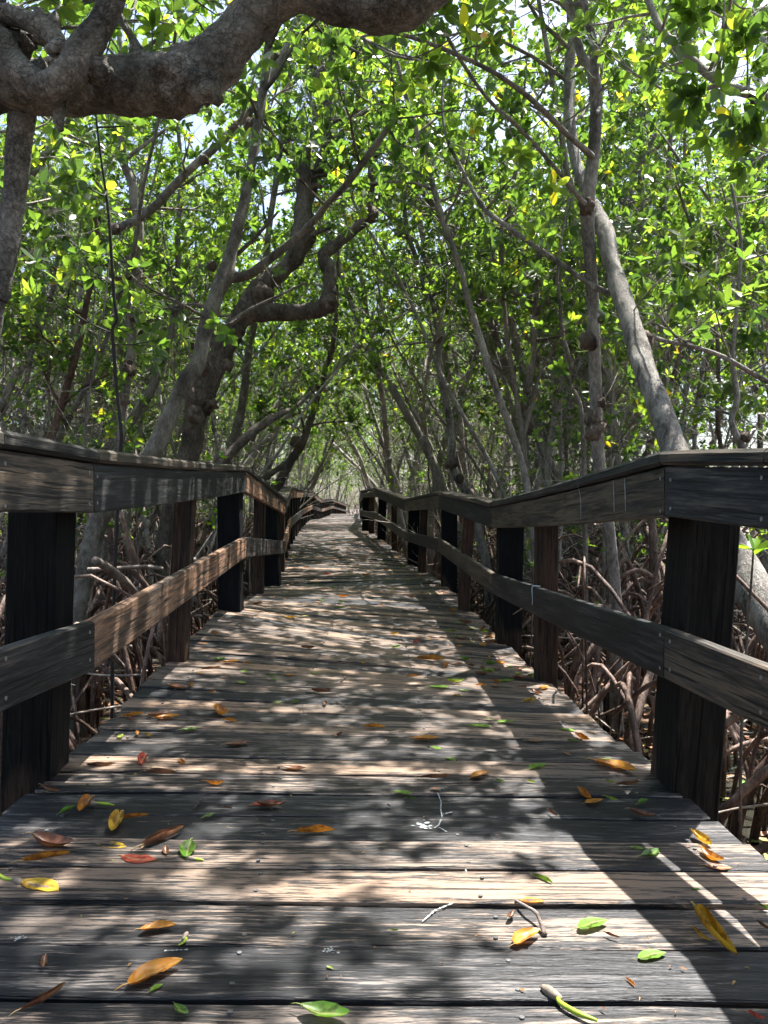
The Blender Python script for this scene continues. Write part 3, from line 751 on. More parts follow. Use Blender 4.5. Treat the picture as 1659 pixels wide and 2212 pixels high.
# gnarled dark tree
hero('gnarled_mangrove','thick gnarled dark mangrove with burls and a sideways elbow, left of the walk',M['bark_dark'],[
  ln((8.4,8.2),(350,1235,36),(356,1150,36),(385,1060,42),(408,990,46),(418,930,46),(425,890,52),(438,850,54),(452,815,50),(472,775,52),(492,735,50),(512,698,44),(536,664,48)),
  ln((8.2,8.1),(530,668,44),(583,674,38),(650,673,34),(690,668,36),(708,650,34),(713,620,28),(710,582,29),(700,550,28),(735,522,22),(768,495,20),(792,470,22),(801,420,15),(801,350,15),(803,300,15),(808,262,11)),
  ln((8.2,8.3),(536,664,48),(560,625,46),(598,592,40),(634,560,40),(650,515,46),(655,465,44),(656,420,34),(657,370,26),(662,320,20),(668,290,10)),
  ln((8.4,8.6),(655,470,20),(700,330,22),(716,280,24),(716,250,22),(702,205,24),(690,168,26),(712,148,25),(732,132,23),(741,100,13),(742,50,10),(745,0,8)),
  ln(8.5,(735,125,16),(765,108,13),(800,98,10),(815,92,7)),
  ln(8.3,(656,410,14),(680,400,14),(700,403,12)),
  ln(8.2,(640,520,14),(690,500,10),(716,492,5)),
  ln(8.2,(801,340,12),(830,325,9),(856,300,6)),
  ],roots=(12,1.0,1.1),burls=[(430,868,62,8.25),(420,895,40,8.1),(492,790,26,8.0),(510,715,40,8.2),(446,868,46,8.2),(712,655,40,8.0),(798,462,34,8.1),(738,135,26,8.5),(655,515,54,8.3),(562,640,60,8.2)],lump=.30,
  sprout=[(2,.6,1.,7,.9,2,.4),(3,.3,1.,8,.9,2,.4),(1,.7,1.,3,.6,1,.3)],
  sprays=[(600,590,7.6,1),(650,700,7.8,1),(690,300,7.9,2),(640,330,7.7,2)])
# leaning smooth forked tree
hero('forked_leaning_mangrove','smooth grey-brown mangrove leaning right from the left rail and forking at mid height',M['bark_brown'],[
  ln((5.2,6.2),(178,1290,40),(190,1215,42),(216,1120,44),(262,1050,40),(330,975,38),(366,899,37),(403,822,37),(429,782,35),(443,715,32),(469,632,32),(486,595,34),(498,549,27),(516,482,25),(529,432,22),(547,333,20),(560,250,20),(573,166,18),(580,100,17),(590,40,14),(600,-60,10)),
  ln((6.0,5.4),(484,600,26),(533,595,20),(576,565,18),(633,519,16),(683,472,15),(707,440,14),(747,400,14),(790,343,15),(833,283,13),(860,230,7)),
  ln((6.0,5.8),(500,560,12),(549,515,8),(600,458,5)),
  ln((5.7,5.5),(420,790,18),(450,745,16),(490,705,12),(540,670,10),(600,640,6),(660,610,4)),
  ],roots=(8,.7,.8),burls=[(458,575,22,5.9),(432,790,44,5.8),(540,270,26,6.1),(486,598,38,6.),(415,748,14,5.8)],lump=.12,
  sprout=[(0,.8,1.,8,1.,2,.5),(1,.5,1.,6,.7,2,.3),(0,.45,.8,4,.5,1,.3)],
  sprays=[(560,555,5.4,1),(470,700,5.,1),(860,240,5.3,1),(660,300,5.3,2)])
hero('knobbly_mangrove','knobbly pale-brown mangrove at left with a long bare limb rising to the right',M['bark_grey'],[
  ln((8.,7.6),(225,1160,20),(240,1060,20),(256,970,20),(262,930,20),(266,865,21),(276,799,24),(286,749,22),(286,699,25),(296,632,24),(296,565,22),(299,522,21),(300,480,20),(290,440,19),(287,400,19),(267,350,17),(263,300,15),(257,250,14),(262,150,12),(255,40,9)),
  ln((7.6,7.0),(243,496,20),(262,490,19),(300,472,19),(340,440,18),(367,410,18),(417,360,17),(467,317,16),(507,277,15),(553,227,15),(567,200,14),(597,143,15),(627,83,12),(640,40,9)),
  ln((7.6,7.4),(262,350,10),(330,300,7),(370,270,5)),
  ],roots=(10,.9,.9),burls=[(247,495,24,7.5),(276,795,34,7.8),(270,800,30,7.6),(287,565,28,7.7),(293,682,30,7.7),(507,278,22,7.0),(440,345,20,7.1),(597,125,20,7.1),(266,862,26,7.8)],lump=.14,
  sprout=[(0,.7,1.,8,1.,2,.4),(1,.2,.95,7,.5,1,.4)],
  sprays=[(330,560,7,2),(200,420,6.8,3),(210,560,6.6,3)])
hero('slim_leaning_mangrove','slim pale mangrove curving up behind the forked one',M['bark_pale'],[
  ln(9.8,(200,1010,20),(249,952,20),(296,892,20),(323,849,20),(343,799,18),(366,732,15),(379,665,14),(386,615,13),(384,515,12),(389,432,11),(390,350,9),(385,250,8),(395,150,6))],
  roots=(8,.9,.9),burls=[(386,612,18,9.7)],sprout=[(0,.5,1.,12,.9,2,.3)],lod=0)
hero('dark_sapling','thin near-black sapling rising beside the left rail',plain('black_bark',(.03,.027,.025),.8),[
  ln((4.6,4.2),(258,1010,8),(262,940,8),(252,840,8),(246,760,8),(243,710,7),(252,690,7),(246,640,7),(240,540,7),(232,440,6),(217,333,5),(205,230,4))],
  sprout=[(0,.3,.9,4,.35,1,.3)],sprays=[(150,380,4.,2),(290,260,4.2,1)],lump=.08)
hero('pale_bent_mangrove','pale trunk bending up from the far left edge of the view',M['bark_pale'],[
  ln(8.6,(-60,960,24),(0,880,20),(30,820,16),(65,765,13),(105,665,10),(117,605,9),(130,500,8),(135,380,6))],roots=(6,.9,.9),sprout=[(0,.4,1.,9,.8,2,.3)],lod=0)
hero('shaded_mangrove','shaded brown trunk between the pale bent one and the knobbly one',M['bark_red'],[
  ln(7.6,(95,1000,17),(120,920,17),(150,815,16),(170,740,15),(190,640,12),(210,565,11),(212,520,12),(205,450,9),(215,360,7))],burls=[(212,525,20,7.5)],roots=(8,.9,.9),sprout=[(0,.3,1.,10,.8,2,.3)])
hero('far_left_leaning_mangrove','rough brown mangrove leaning over the bend of the left railing',M['bark_dark'],[
  ln(12.,(585,1075,22),(605,1040,20),(625,1000,19),(650,962,18),(672,905,13),(692,840,12),(706,790,10),(722,730,9),(728,640,7),(730,540,6)),
  ln(12.,(560,1040,12),(590,1020,12),(625,995,10))],roots=(10,.7,.7),burls=[(640,955,26,11.9),(690,835,18,11.9)],sprout=[(0,.4,1.,10,.9,2,.3)],lod=0)
# right side
hero('burl_trunk_mangrove','straight brown mangrove trunk with two rusty burls behind the right rail, forking near the top',M['bark_grey'],[
  ln((5.3,4.9),(1332,1560,32),(1331,1440,28),(1330,1310,26),(1322,1200,26),(1312,1120,26),(1297,1023,27),(1290,951,28),(1287,844,28),(1283,737,27),(1280,629,26),(1272,522,27),(1269,450,32),(1280,350,28),(1287,250,26),(1282,165,27),(1254,115,19),(1240,50,18),(1227,0,18),(1220,-60,16),(1225,-200,12)),
  ln((4.9,4.8),(1284,180,20),(1283,100,18),(1265,25,16),(1258,-20,14),(1265,-140,10)),
  ln((4.9,4.2),(1278,338,16),(1262,322,13),(1230,295,12),(1180,245,12),(1130,200,12),(1055,150,10),(930,95,9),(840,70,8),(780,80,5)),
  ln((4.9,4.3),(1262,440,14),(1240,412,10),(1180,340,9),(1115,270,9),(1055,215,8),(995,130,8),(955,60,8),(930,35,6)),
  ln((4.9,5.2),(1290,245,8),(1296,226,9),(1297,222,4)),
  ln((4.9,3.2),(1224,-150,14),(1080,-420,13),(880,-800,11),(640,-1350,8)),  # out-of-view limb added so its leaves shade the near deck
  ln((4.8,2.8),(1262,-120,13),(1240,-520,12),(1180,-950,10),(1120,-1500,7)),  # another unseen limb, added above the frame for deck shade
  ],roots=(10,.9,.8),burls=[(1268,735,34,4.95),(1276,742,30,4.95),(1282,905,36,5.1),(1288,925,38,5.1),(1280,935,32,5.05),(1300,690,18,5.),(1300,870,20,5.05),(1268,445,36,4.95)],lump=.10,
  sprout=[(0,.88,1.,11,1.3,2,.7),(1,.5,1.,8,1.2,2,.7),(2,.3,1.,3,.4,0,.2),(3,.4,1.,2,.3,0,.2),(5,.25,1.,15,.75,2,.3),(6,.3,1.,13,.75,2,.3)],
  sprays=[(960,30,3.6,2),(1010,60,3.4,3),(1060,90,3.5,2),(930,130,3.7,2),(1040,10,3.6,2),(1180,400,4.4,1),(900,150,3.9,1),(1110,320,4.2,1),(1350,120,4.4,2)])
hero('stout_pale_mangrove','stout pale mottled mangrove trunk leaning left out of the right corner',M['bark_pale'],[
  ln((3.1,6.3),(1720,1450,92),(1655,1330,84),(1605,1235,76),(1545,1120,66),(1500,1040,60),(1459,973,56),(1426,880,51),(1394,801,46),(1380,751,47),(1358,686,40),(1340,629,40),(1323,575,36),(1308,504,36),(1290,460,30),(1270,420,26),(1245,350,24),(1230,250,24),(1232,125,22),(1247,25,19),(1260,-100,15)),
  ln((5.,5.6),(1318,632,16),(1294,624,13),(1254,600,12),(1204,565,12),(1151,529,12),(1097,490,11),(1050,455,11),(1020,410,9),(995,360,8),(965,300,7),(955,225,5),(960,150,4)),
  ln((4.75,5.2),(1375,715,10),(1400,724,10),(1437,737,10),(1491,747,10),(1560,770,10),(1640,815,11),(1720,850,12)),
  ],roots=(9,.8,.9),burls=[(1387,742,48,4.75),(1307,545,16,5.2),(1330,610,14,5.3)],lump=.17,
  sprout=[(0,.85,1.,10,1.2,2,.6),(1,.4,1.,5,.5,1,.3),(2,.2,.9,5,.45,1,.5)],
  sprays=[(1500,620,4.3,3),(1480,560,4.3,3),(1560,660,4.2,3),(1160,500,4.8,3)])
hero('upper_right_mangrove','knotted pale limb slanting down across the upper right corner',M['bark_grey'],[
  ln((3.2,4.0),(1900,560,60),(1830,400,44),(1760,290,34),(1700,235,27),(1659,213,24),(1580,190,20),(1530,160,19),(1480,115,17),(1430,65,15),(1400,0,14),(1370,-70,11)),
  ln((3.7,3.6),(1545,165,8),(1560,80,7),(1565,0,5),(1570,-70,4)),
  ],burls=[(1637,225,30,3.5),(1625,210,16,3.4),(1490,140,14,3.8)],lump=.12,
  sprout=[(0,.35,1.,6,.6,1,.3)],
  sprays=[(1500,210,3.4,4),(1560,120,3.3,4),(1610,70,3.2,3),(1640,260,3.2,4),(1600,300,3.2,4),(1560,260,3.4,4),(1400,-200,3.1,4),(1500,-180,3.0,4),(1600,-220,3.1,4),(1350,-260,3.2,4),(1450,-300,3.3,4),(1640,30,3.9,5),(1610,-20,4.2,5),(1660,90,3.8,4),(1575,30,4.4,4),(1480,60,3.6,3),(1420,130,3.6,3),(1530,20,3.5,3),(1620,350,3.4,3),(1460,230,3.6,3)])  # sprays well above the frame are added, unseen, to shade the near deck
hero('thin_grey_mangrove','thin grey trunk leaning left in a long line right of the centre',M['bark_grey'],[
  ln(6.8,(1145,1100,15),(1133,1023,15),(1111,951,15),(1086,880,15),(1061,808,15),(1033,719,16),(1011,647,14),(990,568,13),(961,486,12),(940,417,12),(917,340,11),(900,283,11),(873,193,10),(850,100,9),(845,20,8)),
  ln(6.8,(936,412,6),(900,397,5),(840,393,5),(780,398,4),(730,393,3)),
  ln(6.8,(900,290,7),(935,262,5),(960,240,4))],roots=(8,.8,.8),sprout=[(0,.6,1.,12,.8,2,.3),(1,.4,1,2,.4,1,.2)],sprays=[(1100,340,6,2),(850,560,6.5,2)])
hero('pale_knotted_mangrove','pale mangrove with black knots just right of the far walk',M['bark_pale'],[
  ln(9.6,(1015,1085,20),(1000,1052,20),(978,1005,18),(975,933,17),(965,873,15),(950,808,13),(947,729,12),(936,658,13),(918,622,12),(900,560,11),(880,500,10),(872,420,8),(868,300,6))],
  roots=(9,.7,.8),burls=[(975,1000,26,9.4),(994,1035,20,9.4),(949,730,18,9.5),(943,664,13,9.5)],sprout=[(0,.5,1.,12,.9,2,.3)],lod=0)
hero('dark_split_mangrove','dark split trunk with an orange torn strip, right of the thin grey one',M['bark_dark'],[
  ln(7.4,(1150,1120,14),(1140,1059,13),(1129,951,12),(1111,826,11),(1097,737,10),(1086,629,10),(1085,500,10),(1102,450,9),(1115,350,7),(1130,225,5),(1138,120,4)),
  ln(7.4,(1128,955,8),(1150,870,10),(1165,810,8),(1195,750,7),(1215,715,6),(1235,690,5)),
  ln(7.4,(1138,850,15),(1147,790,17),(1152,735,16),(1158,640,10),(1165,520,6))],roots=(7,.8,.8),sprout=[(0,.4,1.,8,.7,2,.2),(2,.5,1.,5,.6,2,.2)])
hero('crooked_dark_mangrove','crooked dark stem zigzagging up just left of the burl trunk',M['bark_dark'],[
  ln(6.4,(1263,1080,10),(1261,987,10),(1254,876,9),(1229,826,9),(1233,790,9),(1215,718,9),(1208,640,7),(1204,593,6),(1215,500,5),(1235,400,4))],roots=(5,.7,.7),sprout=[(0,.3,1.,8,.6,1,.2)])
hero('right_edge_mangrove','slender grey mangrove with a kinked base standing inside the right edge',M['bark_grey'],[
  ln((5.6,5.8),(1640,1050,18),(1600,960,15),(1580,910,13),(1592,860,13),(1582,780,11),(1588,700,9),(1595,620,8),(1600,520,7),(1580,400,6))],burls=[(1612,945,22,5.6)],roots=(6,.9,.8),sprout=[(0,.4,1.,10,.8,2,.3)])
hero('right_leaning_mangrove','thin dark stem crossing up to the left behind the right rail corner',M['bark_dark'],[
  ln((6.8,6.4),(1560,1000,10),(1550,900,9),(1552,780,9),(1545,700,9),(1520,620,8),(1505,560,7),(1490,480,6),(1460,400,5))],roots=(5,.8,.8),sprout=[(0,.4,1.,9,.8,2,.3)])
hero('left_corner_mangrove','curved trunk with a leafy top rising at the far left behind the railing',M['bark_grey'],[
  ln((5.4,5.),(60,1140,26),(40,1050,24),(-20,900,22),(-60,700,20),(-70,450,17),(-60,200,13),(-40,0,10))],roots=(9,.9,.9),sprout=[(0,.45,1.,12,.9,2,.2)])

# fallen wood
hero('fallen_log','rotten dark log slanting up behind the left railing',M['bark_dark'],[
  ln((8.2,8.9),(440,1030,20),(480,995,23),(550,930,21),(600,898,15),(627,884,7))],toground=False,lump=.25,cat='fallen log')
hero('fallen_branch','bleached fallen branch among the roots beyond the first left post',M['deadwood'],[
  ln((3.9,4.6),(205,1210,17),(240,1232,19),(275,1262,18),(300,1290,17),(330,1320,14))],toground=False,cat='fallen branch',group='bleached fallen branches')
hero('fallen_branch','lower bleached branch running flat to the left of the middle rail',M['deadwood'],[
  ln((4.8,5.2),(190,1230,9),(250,1228,9),(310,1224,9),(350,1228,8))],toground=False,cat='fallen branch',group='bleached fallen branches')
hero('fallen_branch','short pale branch close to the first left post',M['deadwood'],[
  ln((3.6,4.2),(165,1350,16),(200,1385,16),(235,1410,14),(265,1440,12))],toground=False,cat='fallen branch',group='bleached fallen branches')
hero('bare_root','orange-brown bent root reaching toward the big right post',M['root'],[
  ln((3.9,3.6),(1322,1548,8),(1360,1512,10),(1400,1480,12),(1440,1470,12))],toground=False,cat='root',lump=.06)

# nearest prop roots standing beside the walk
def rootset(label, base, n, h, sp, r, seed, stem=None):
    random.seed(seed)
    mb=MB(); prop_roots(mb, base, n, h, sp, r, away=1)
    if stem: tube(mb,[Vector(base)+Vector((0,0,-.2)),Vector(base)+Vector((uni(-.05,.05),0,h*.6)),Vector(base)+Vector((stem[0],stem[1],h*1.1)),Vector(base)+Vector((stem[0]*2,stem[1]*2,h*1.5))],[r[1]*1.6,r[1]*1.7,r[1]*1.3,r[1]*.6],8,5,.1)
    o=mb.build('prop_root_cluster', M['root'], None, origin=Vector((base[0],base[1],G)))
    tag(o,label,'roots','prop root clusters beside the boardwalk'); return o
k=0
RC=[('root arches at the right edge below the big right post',(2.05,3.55,G),7,.62,.5,(.025,.045)),
 ('speckled root legs in the litter at the lower right',(1.95,2.75,G),6,.50,.45,(.02,.04)),
 ('tall root tangle between the first two right posts',(1.75,4.5,G),13,1.05,.75,(.014,.03)),
 ('root tangle behind the second right post',(1.75,5.8,G),13,1.1,.8,(.012,.026)),
 ('thin roots beyond the third right post',(1.45,8.6,G),13,1.0,.8,(.010,.022)),
 ('small roots far along the right railing',(1.0,11.5,G),12,1.0,.8,(.010,.022)),
 ('brown root fork under the middle rail at left',(-1.72,3.45,G),8,.70,.5,(.018,.032)),
 ('root legs between the first two left posts',(-1.85,4.2,G),12,.95,.7,(.014,.028)),
 ('root tangle behind the second left post',(-2.0,5.3,G),14,1.1,.8,(.012,.026)),
 ('roots beyond the third left post',(-2.1,6.8,G),13,1.0,.8,(.012,.024)),
 ('outer root arches far left behind the rail',(-2.9,4.6,G),13,1.2,.9,(.012,.026)),
 ('outer root arches far right behind the rail',(2.9,5.2,G),14,1.3,1.,(.012,.028)),
 ('root arches deeper in the right thicket',(2.4,6.8,G),14,1.3,1.,(.012,.026)),
 ('root arches deeper in the left thicket',(-2.7,7.8,G),14,1.2,1.,(.012,.026))]
for i,a in enumerate(RC): rootset(*a, seed=300+i, stem=(uni(-.1,.1),uni(-.1,.1)))
# the mass of crossing roots and dead twigs further in
random.seed(77)
mb=MB()
for k in range(1400):
    yy=3.2+42*random.random()**1.5; side=random.choice((-1,1)); off=uni(1.25,7.5)*(1 if yy>6 else .6)
    x=center(yy)+side*off; h=uni(.25,1.45); a=uni(0,6.28); L=uni(.3,.9); d=Vector((math.cos(a)*L,math.sin(a)*L,0)); r=uni(.006,.017)
    q=Vector((x,yy,0))+d; xl=edge(-1,max(q.y,1))[0]; xr=edge(1,max(q.y,1))[0]
    if xl-.1<q.x<xr+.1 or xl-.1<x<xr+.1: continue
    s=Vector((x,yy,G+h)); P=[s-d*.2+Vector((0,0,-.05)),s+d*.25+Vector((0,0,uni(-.05,.1))),s+d*.8+Vector((0,0,-h*.45)),s+d+Vector((0,0,-h-.1))]
    tube(mb,P,[r*.8,r,r,r*.8],4,3)
tk=mb.build('root_thicket',M['root']); tag(tk,'mass of thin arching prop roots filling the swamp floor','roots',kind='stuff')
mb=MB()
for k in range(420):
    yy=3.4+26*random.random()**1.4; side=random.choice((-1,1)); off=uni(1.3,6.)*(1 if yy>6 else .6)
    x=center(yy)+side*off; a=uni(0,6.28); L=uni(.4,1.3); d=Vector((math.cos(a)*L,math.sin(a)*L,uni(-.15,.3)*L)); r=uni(.004,.012)
    q=Vector((x,yy,0))+d; xl=edge(-1,max(q.y,1))[0]; xr=edge(1,max(q.y,1))[0]
    if xl-.1<q.x<xr+.1 or xl-.1<x<xr+.1: continue
    s=Vector((x,yy,G+uni(.0,.5))); tube(mb,[s,s+d*.5+vrand(.04),s+d],[r,r,r*.5],4,2)
tk=mb.build('dead_twig_litter',M['deadwood']); tag(tk,'bleached dead sticks lying through the roots','twigs',kind='stuff')

# low leafy shoots
def shoot(label, u,v,y, n=3, size=(.08,.12), m='leaf_y', seed=1):
    random.seed(seed)
    mb=MB(); q=at(u,v,y); base=Vector((q.x+uni(-.08,.08),q.y,G)); tips=[];axes=[]
    tube(mb,[base,base.lerp(q,.5)+vrand(.03),q],[.008,.006,.004],6,4); tips.append(tuple(q)); axes.append((0,0,1))
    for j in range(n):
        r=base.lerp(q,uni(.6,.95)); e=r+Vector((uni(-.12,.12),uni(-.12,.12),uni(.04,.15))); tube(mb,[r,e],[.004,.003],5); tips.append(tuple(e)); axes.append(tuple((e-r).normalized()))
    root=empty('mangrove_seedling',base,label,'seedling','seedlings'); mb.build('stem',M['twig'],root,origin=base)
    lf=MB(); rosettes(lf,tips,axes,size,(4,6),lod=1,tone=.4); lf.build('leaves',M[m],root,origin=base)
shoot('bright green seedling poking up right of the big right post',1628,1185,2.9,1,(.10,.13),seed=3)
shoot('small seedling in the roots behind the right middle rail',1500,1360,4.3,3,(.05,.07),'leaf',seed=4)
shoot('leafy shoot above the fallen log at left',480,985,7.5,6,(.08,.10),seed=5)
shoot('leafy shoot between the knobbly trunk and the rail',290,960,5.2,4,(.07,.10),'leaf',seed=6)
shoot('bright shoot over the bend of the far left railing',590,1045,11.,5,(.10,.13),seed=7)
shoot('seedling against the third right post',1150,1215,5.8,3,(.05,.07),'leaf',seed=8)

# ------------------------------------------------------------------ ground, water, litter
mb=MB()
nx,ny=120,120; xs=np.concatenate([[-400,-120,-50],np.linspace(-22,22,nx),[50,120,400]]); ys=np.concatenate([[-300,-60,-15],np.linspace(-6,62,ny),[90,180,600]])
V=[(x,yy,G+.09*mnoise.noise(Vector((x*.9,yy*.9,0)))+.05*mnoise.noise(Vector((x*3,yy*3,5)))+.015) for yy in ys for x in xs]
nX=len(xs); mb.add(V,[(j*nX+i,j*nX+i+1,(j+1)*nX+i+1,(j+1)*nX+i) for j in range(len(ys)-1) for i in range(nX-1)])
g=mb.build('ground',ground_mat()); tag(g,kind='structure')
mb=MB(); wz=G+.012; mb.add([(-400,-300,wz),(400,-300,wz),(400,600,wz),(-400,600,wz)],[(0,1,2,3)])
w_=mb.build('water',water_mat()); tag(w_,kind='structure')

# fallen leaf meshes
def leafmesh(name, mat, L=.1, W=.042, curl=.3, fold=.3, twist=0., seed=0, stalk=True):
    mb=MB(); n=12; m=6; V=[];f=[];uv=[]
    bend=uni(-.12,.12)*L; pk=uni(.7,1.0)
    for i in range(n+1):
        t=i/n; w=W/2*math.sin(math.pi*min(1,t*.97+.03)**pk)**.75*(1+.10*mnoise.noise(Vector((t*6,seed,0))))
        by=bend*math.sin(math.pi*t)
        a=curl*(t-.5)*2; x=(math.sin(a)/max(abs(curl),.01)/2 if curl else (t-.5))*L; z=(1-math.cos(a))/max(abs(curl),.01)/2*L if curl>0 else 0
        for j in range(m+1):
            s=(j/m-.5)*2; fa=fold*abs(s); tw=twist*(t-.5)
            yy=by+w*s*(1+.12*mnoise.noise(Vector((t*9,s*3,seed+9))))*math.cos(fa*.9); zz=z+w*abs(s)*math.sin(fa*.9)+.0016*mnoise.noise(Vector((t*4,s*2,seed)))*2
            V.append((x, yy*math.cos(tw)-zz*math.sin(tw)*.3, zz+yy*math.sin(tw)+.003))
    for i in range(n):
        for j in range(m):
            f.append((i*(m+1)+j,(i+1)*(m+1)+j,(i+1)*(m+1)+j+1,i*(m+1)+j+1))
            for ii,jj in ((i,j),(i+1,j),(i+1,j+1),(i,j+1)): uv.append((ii/n,(jj/m-.5)))
    zmin=min(v[2] for v in V); V=[(a,b,c-zmin+.0015) for a,b,c in V]
    mb.add(V,f,uv,uni(0,1))
    if stalk:
        p=V[m//2]; tube(mb,[Vector(p)+Vector((.004,0,0)),Vector(p)+Vector((-.010,.002,.001)),Vector((p[0]-.022,.006,max(.002,p[2]-.004)))],[.0012,.0012,.0010],5,2)
    return mb.mesh(name,mat)
SH={'flat':(.07,.10,.1),'curled':(.6,.8,.6),'rolled':(.25,1.35,.3),'folded':(.4,1.0,.9),'cupped':(.35,.5,.35)}
LM={}
def getleaf(col,sh,nar):
    k=(col,sh,nar)
    if k not in LM:
        c,fo,tw=SH[sh]; LM[k]=leafmesh('fallen_leaf',M['f_'+col],.1,{'rolled':.034,'curled':.044,'folded':.046,'flat':.048,'cupped':.046}[sh]*(.8 if nar else 1),c,fo,tw,len(LM))
    return LM[k]
CW={'orange':'orange','yellow':'yellow','brown':'brown','red':'red','green':'green','pale':'lime'}
NEAR=[ # u, v, length px, colour, shape, heading degrees in the deck plane
(115,1833,104,'brown','curled',8),(102,1862,86,'orange','rolled',-14),(243,1834,60,'yellow','flat',5),(250,1790,46,'yellow','folded',70),(290,1772,56,'orange','rolled',-8),
(355,1818,88,'brown','rolled',-38),(359,1848,26,'brown','curled',50),(302,1861,76,'red','flat',6),(408,1846,42,'green','cupped',70),(88,1922,96,'yellow','flat',14),
(147,1757,28,'green','folded',-50),(184,1750,30,'orange','folded',80),(342,2015,68,'orange','cupped',-10),(338,2118,108,'orange','cupped',-35),(338,2141,26,'green','flat',-40),
(96,2090,30,'brown','curled',60),(95,2165,80,'brown','rolled',-50),(392,2190,42,'green','cupped',30),(703,2197,104,'green','cupped',8),(682,1804,76,'orange','rolled',-3),
(585,1747,56,'brown','curled',-4),(450,1768,24,'green','cupped',-35),(713,2098,16,'pale','cupped',20),(492,1750,22,'brown','rolled',10),
(1264,1723,32,'orange','folded',60),(1285,1736,42,'orange','flat',-12),(1321,1731,26,'pale','folded',20),(1390,1739,32,'green','folded',-20),(1389,1767,50,'brown','curled',15),
(1357,1698,52,'brown','rolled',-6),(1327,1666,88,'orange','cupped',18),(1314,1646,26,'green','flat',10),(1163,1661,48,'green','flat',-18),(1147,1693,18,'pale','folded',10),
(1317,1692,20,'pale','rolled',20),(1259,1599,36,'orange','folded',35),(1238,1604,26,'green','rolled',5),(1155,1604,32,'brown','flat',2),(1225,1581,32,'green','flat',10),
(1145,1518,32,'yellow','folded',-12),(1161,1501,30,'brown','curled',25),(1226,1632,18,'brown','flat',30),(1516,1822,38,'yellow','folded',65),(1539,1859,46,'orange','curled',50),
(1405,1851,52,'green','cupped',-20),(1375,1838,30,'green','flat',12),(1552,1879,52,'brown','flat',5),(1194,1762,24,'brown','rolled',45),(1140,2038,76,'orange','cupped',-30),
(1282,2005,72,'green','flat',-16),(1410,2073,64,'green','flat',-12),(1504,1930,20,'green','folded',0),(1545,2030,100,'yellow','rolled',82),(1517,2028,36,'yellow','rolled',60),
(1172,1908,42,'green','rolled',28),(1150,1953,46,'orange','flat',3),(1104,1985,26,'brown','curled',-50),(852,2016,17,'pale','folded',0),(1322,2027,32,'brown','rolled',25),
(1362,2130,22,'orange','rolled',60),(1634,2203,30,'red','folded',30),(1652,1968,24,'green','rolled',40),(1652,2008,28,'brown','rolled',60),
(109,1711,60,'brown','rolled',15),(218,1658,56,'brown','rolled',-3),(311,1651,32,'red','folded',60),(348,1675,58,'brown','rolled',0),(394,1651,26,'orange','folded',20),
(465,1698,40,'orange','curled',0),(514,1613,52,'brown','cupped',-10),(320,1592,22,'yellow','folded',10),(299,1590,20,'orange','folded',40),(262,1594,14,'pale','flat',60),
(408,1581,36,'green','cupped',-12),(288,1550,42,'orange','rolled',-12),(345,1548,50,'brown','cupped',-15),(364,1555,46,'orange','cupped',-8),(283,1557,26,'red','rolled',30),
(481,1544,58,'orange','curled',25),(498,1561,32,'orange','rolled',8),(459,1498,16,'orange','folded',-10),(385,1489,52,'brown','cupped',8),(415,1484,13,'orange','folded',60),
(523,1477,26,'pale','flat',15),(485,1466,14,'brown','cupped',0),(529,1454,24,'green','flat',10),(456,1448,40,'brown','rolled',-8),(433,1457,16,'orange','flat',20),
(498,1434,34,'orange','cupped',-6),(473,1427,30,'green','cupped',-12),(534,1435,18,'orange','folded',-20),(438,1394,26,'brown','flat',5),(465,1374,22,'orange','folded',10),
(694,1500,42,'brown','folded',5),(639,1521,20,'green','folded',-25),(599,1520,18,'pale','flat',-5),(700,1525,15,'brown','folded',60),(784,1439,12,'yellow','folded',50),
(627,1461,26,'orange','flat',3),(679,1456,21,'green','flat',5),(594,1471,19,'green','cupped',20),(584,1463,22,'green','rolled',5),(891,1464,26,'orange','rolled',3),
(950,1488,42,'green','flat',3),(973,1469,15,'green','folded',0),(987,1505,22,'yellow','rolled',-10),(1002,1495,22,'green','cupped',0),(1037,1573,46,'green','flat',5),
(1058,1557,18,'pale','cupped',0),(920,1603,54,'orange','cupped',-2),(941,1620,26,'green','flat',15),(974,1645,25,'green','flat',25),(636,1666,48,'brown','cupped',2),
(941,1684,58,'brown','rolled',-3),(1039,1682,50,'orange','cupped',-20),(1079,1692,22,'green','rolled',18),(870,1718,38,'green','flat',8),(889,1729,20,'green','rolled',0),
(840,1744,13,'brown','rolled',50),(578,1748,60,'red','cupped',-5),(1093,1474,38,'green','flat',-5),(1093,1563,36,'green','flat',-4),(809,1575,42,'orange','rolled',2),
(734,1592,20,'brown','folded',-30),(931,1426,56,'orange','rolled',2),(941,1708,22,'brown','flat',2)]
random.seed(99)
leaves=[]
def lay(u,v,px,col,sh,ang):
    p=deck_hit(u,v); n=getleaf(col,sh,sh=='rolled' and random.random()<.5)
    leaves.append([p,n,col,sh,R(-ang),px,u,v])
for a in NEAR: lay(*a)
cols=['orange']*4+['yellow']*1+['brown']*7+['green']*3+['pale']*2+['red']
t=0
while len(leaves)<290 and t<9000:
    t+=1
    yy=4.2+14*random.random()**1.3; xl,_=edge(-1,yy); xr,_=edge(1,yy)
    x=uni(xl+.06,xr-.05)
    if random.random()<.22: yy=uni(3.7,5.6); xl,_=edge(-1,yy); xr,_=edge(1,yy); x=xr-abs(random.gauss(0,.16))-.05
    elif random.random()<.5: x = xr-abs(random.gauss(0,.22))-.06
    if any((q[0].x-x)**2+(q[0].y-yy)**2<.004 for q in leaves): continue
    col=random.choice(cols); sh=random.choice(list(SH))
    p=Vector((x,yy,deck_z(x,yy))); leaves.append([p,getleaf(col,sh,False),col,sh,uni(0,3.14),None,0,0])
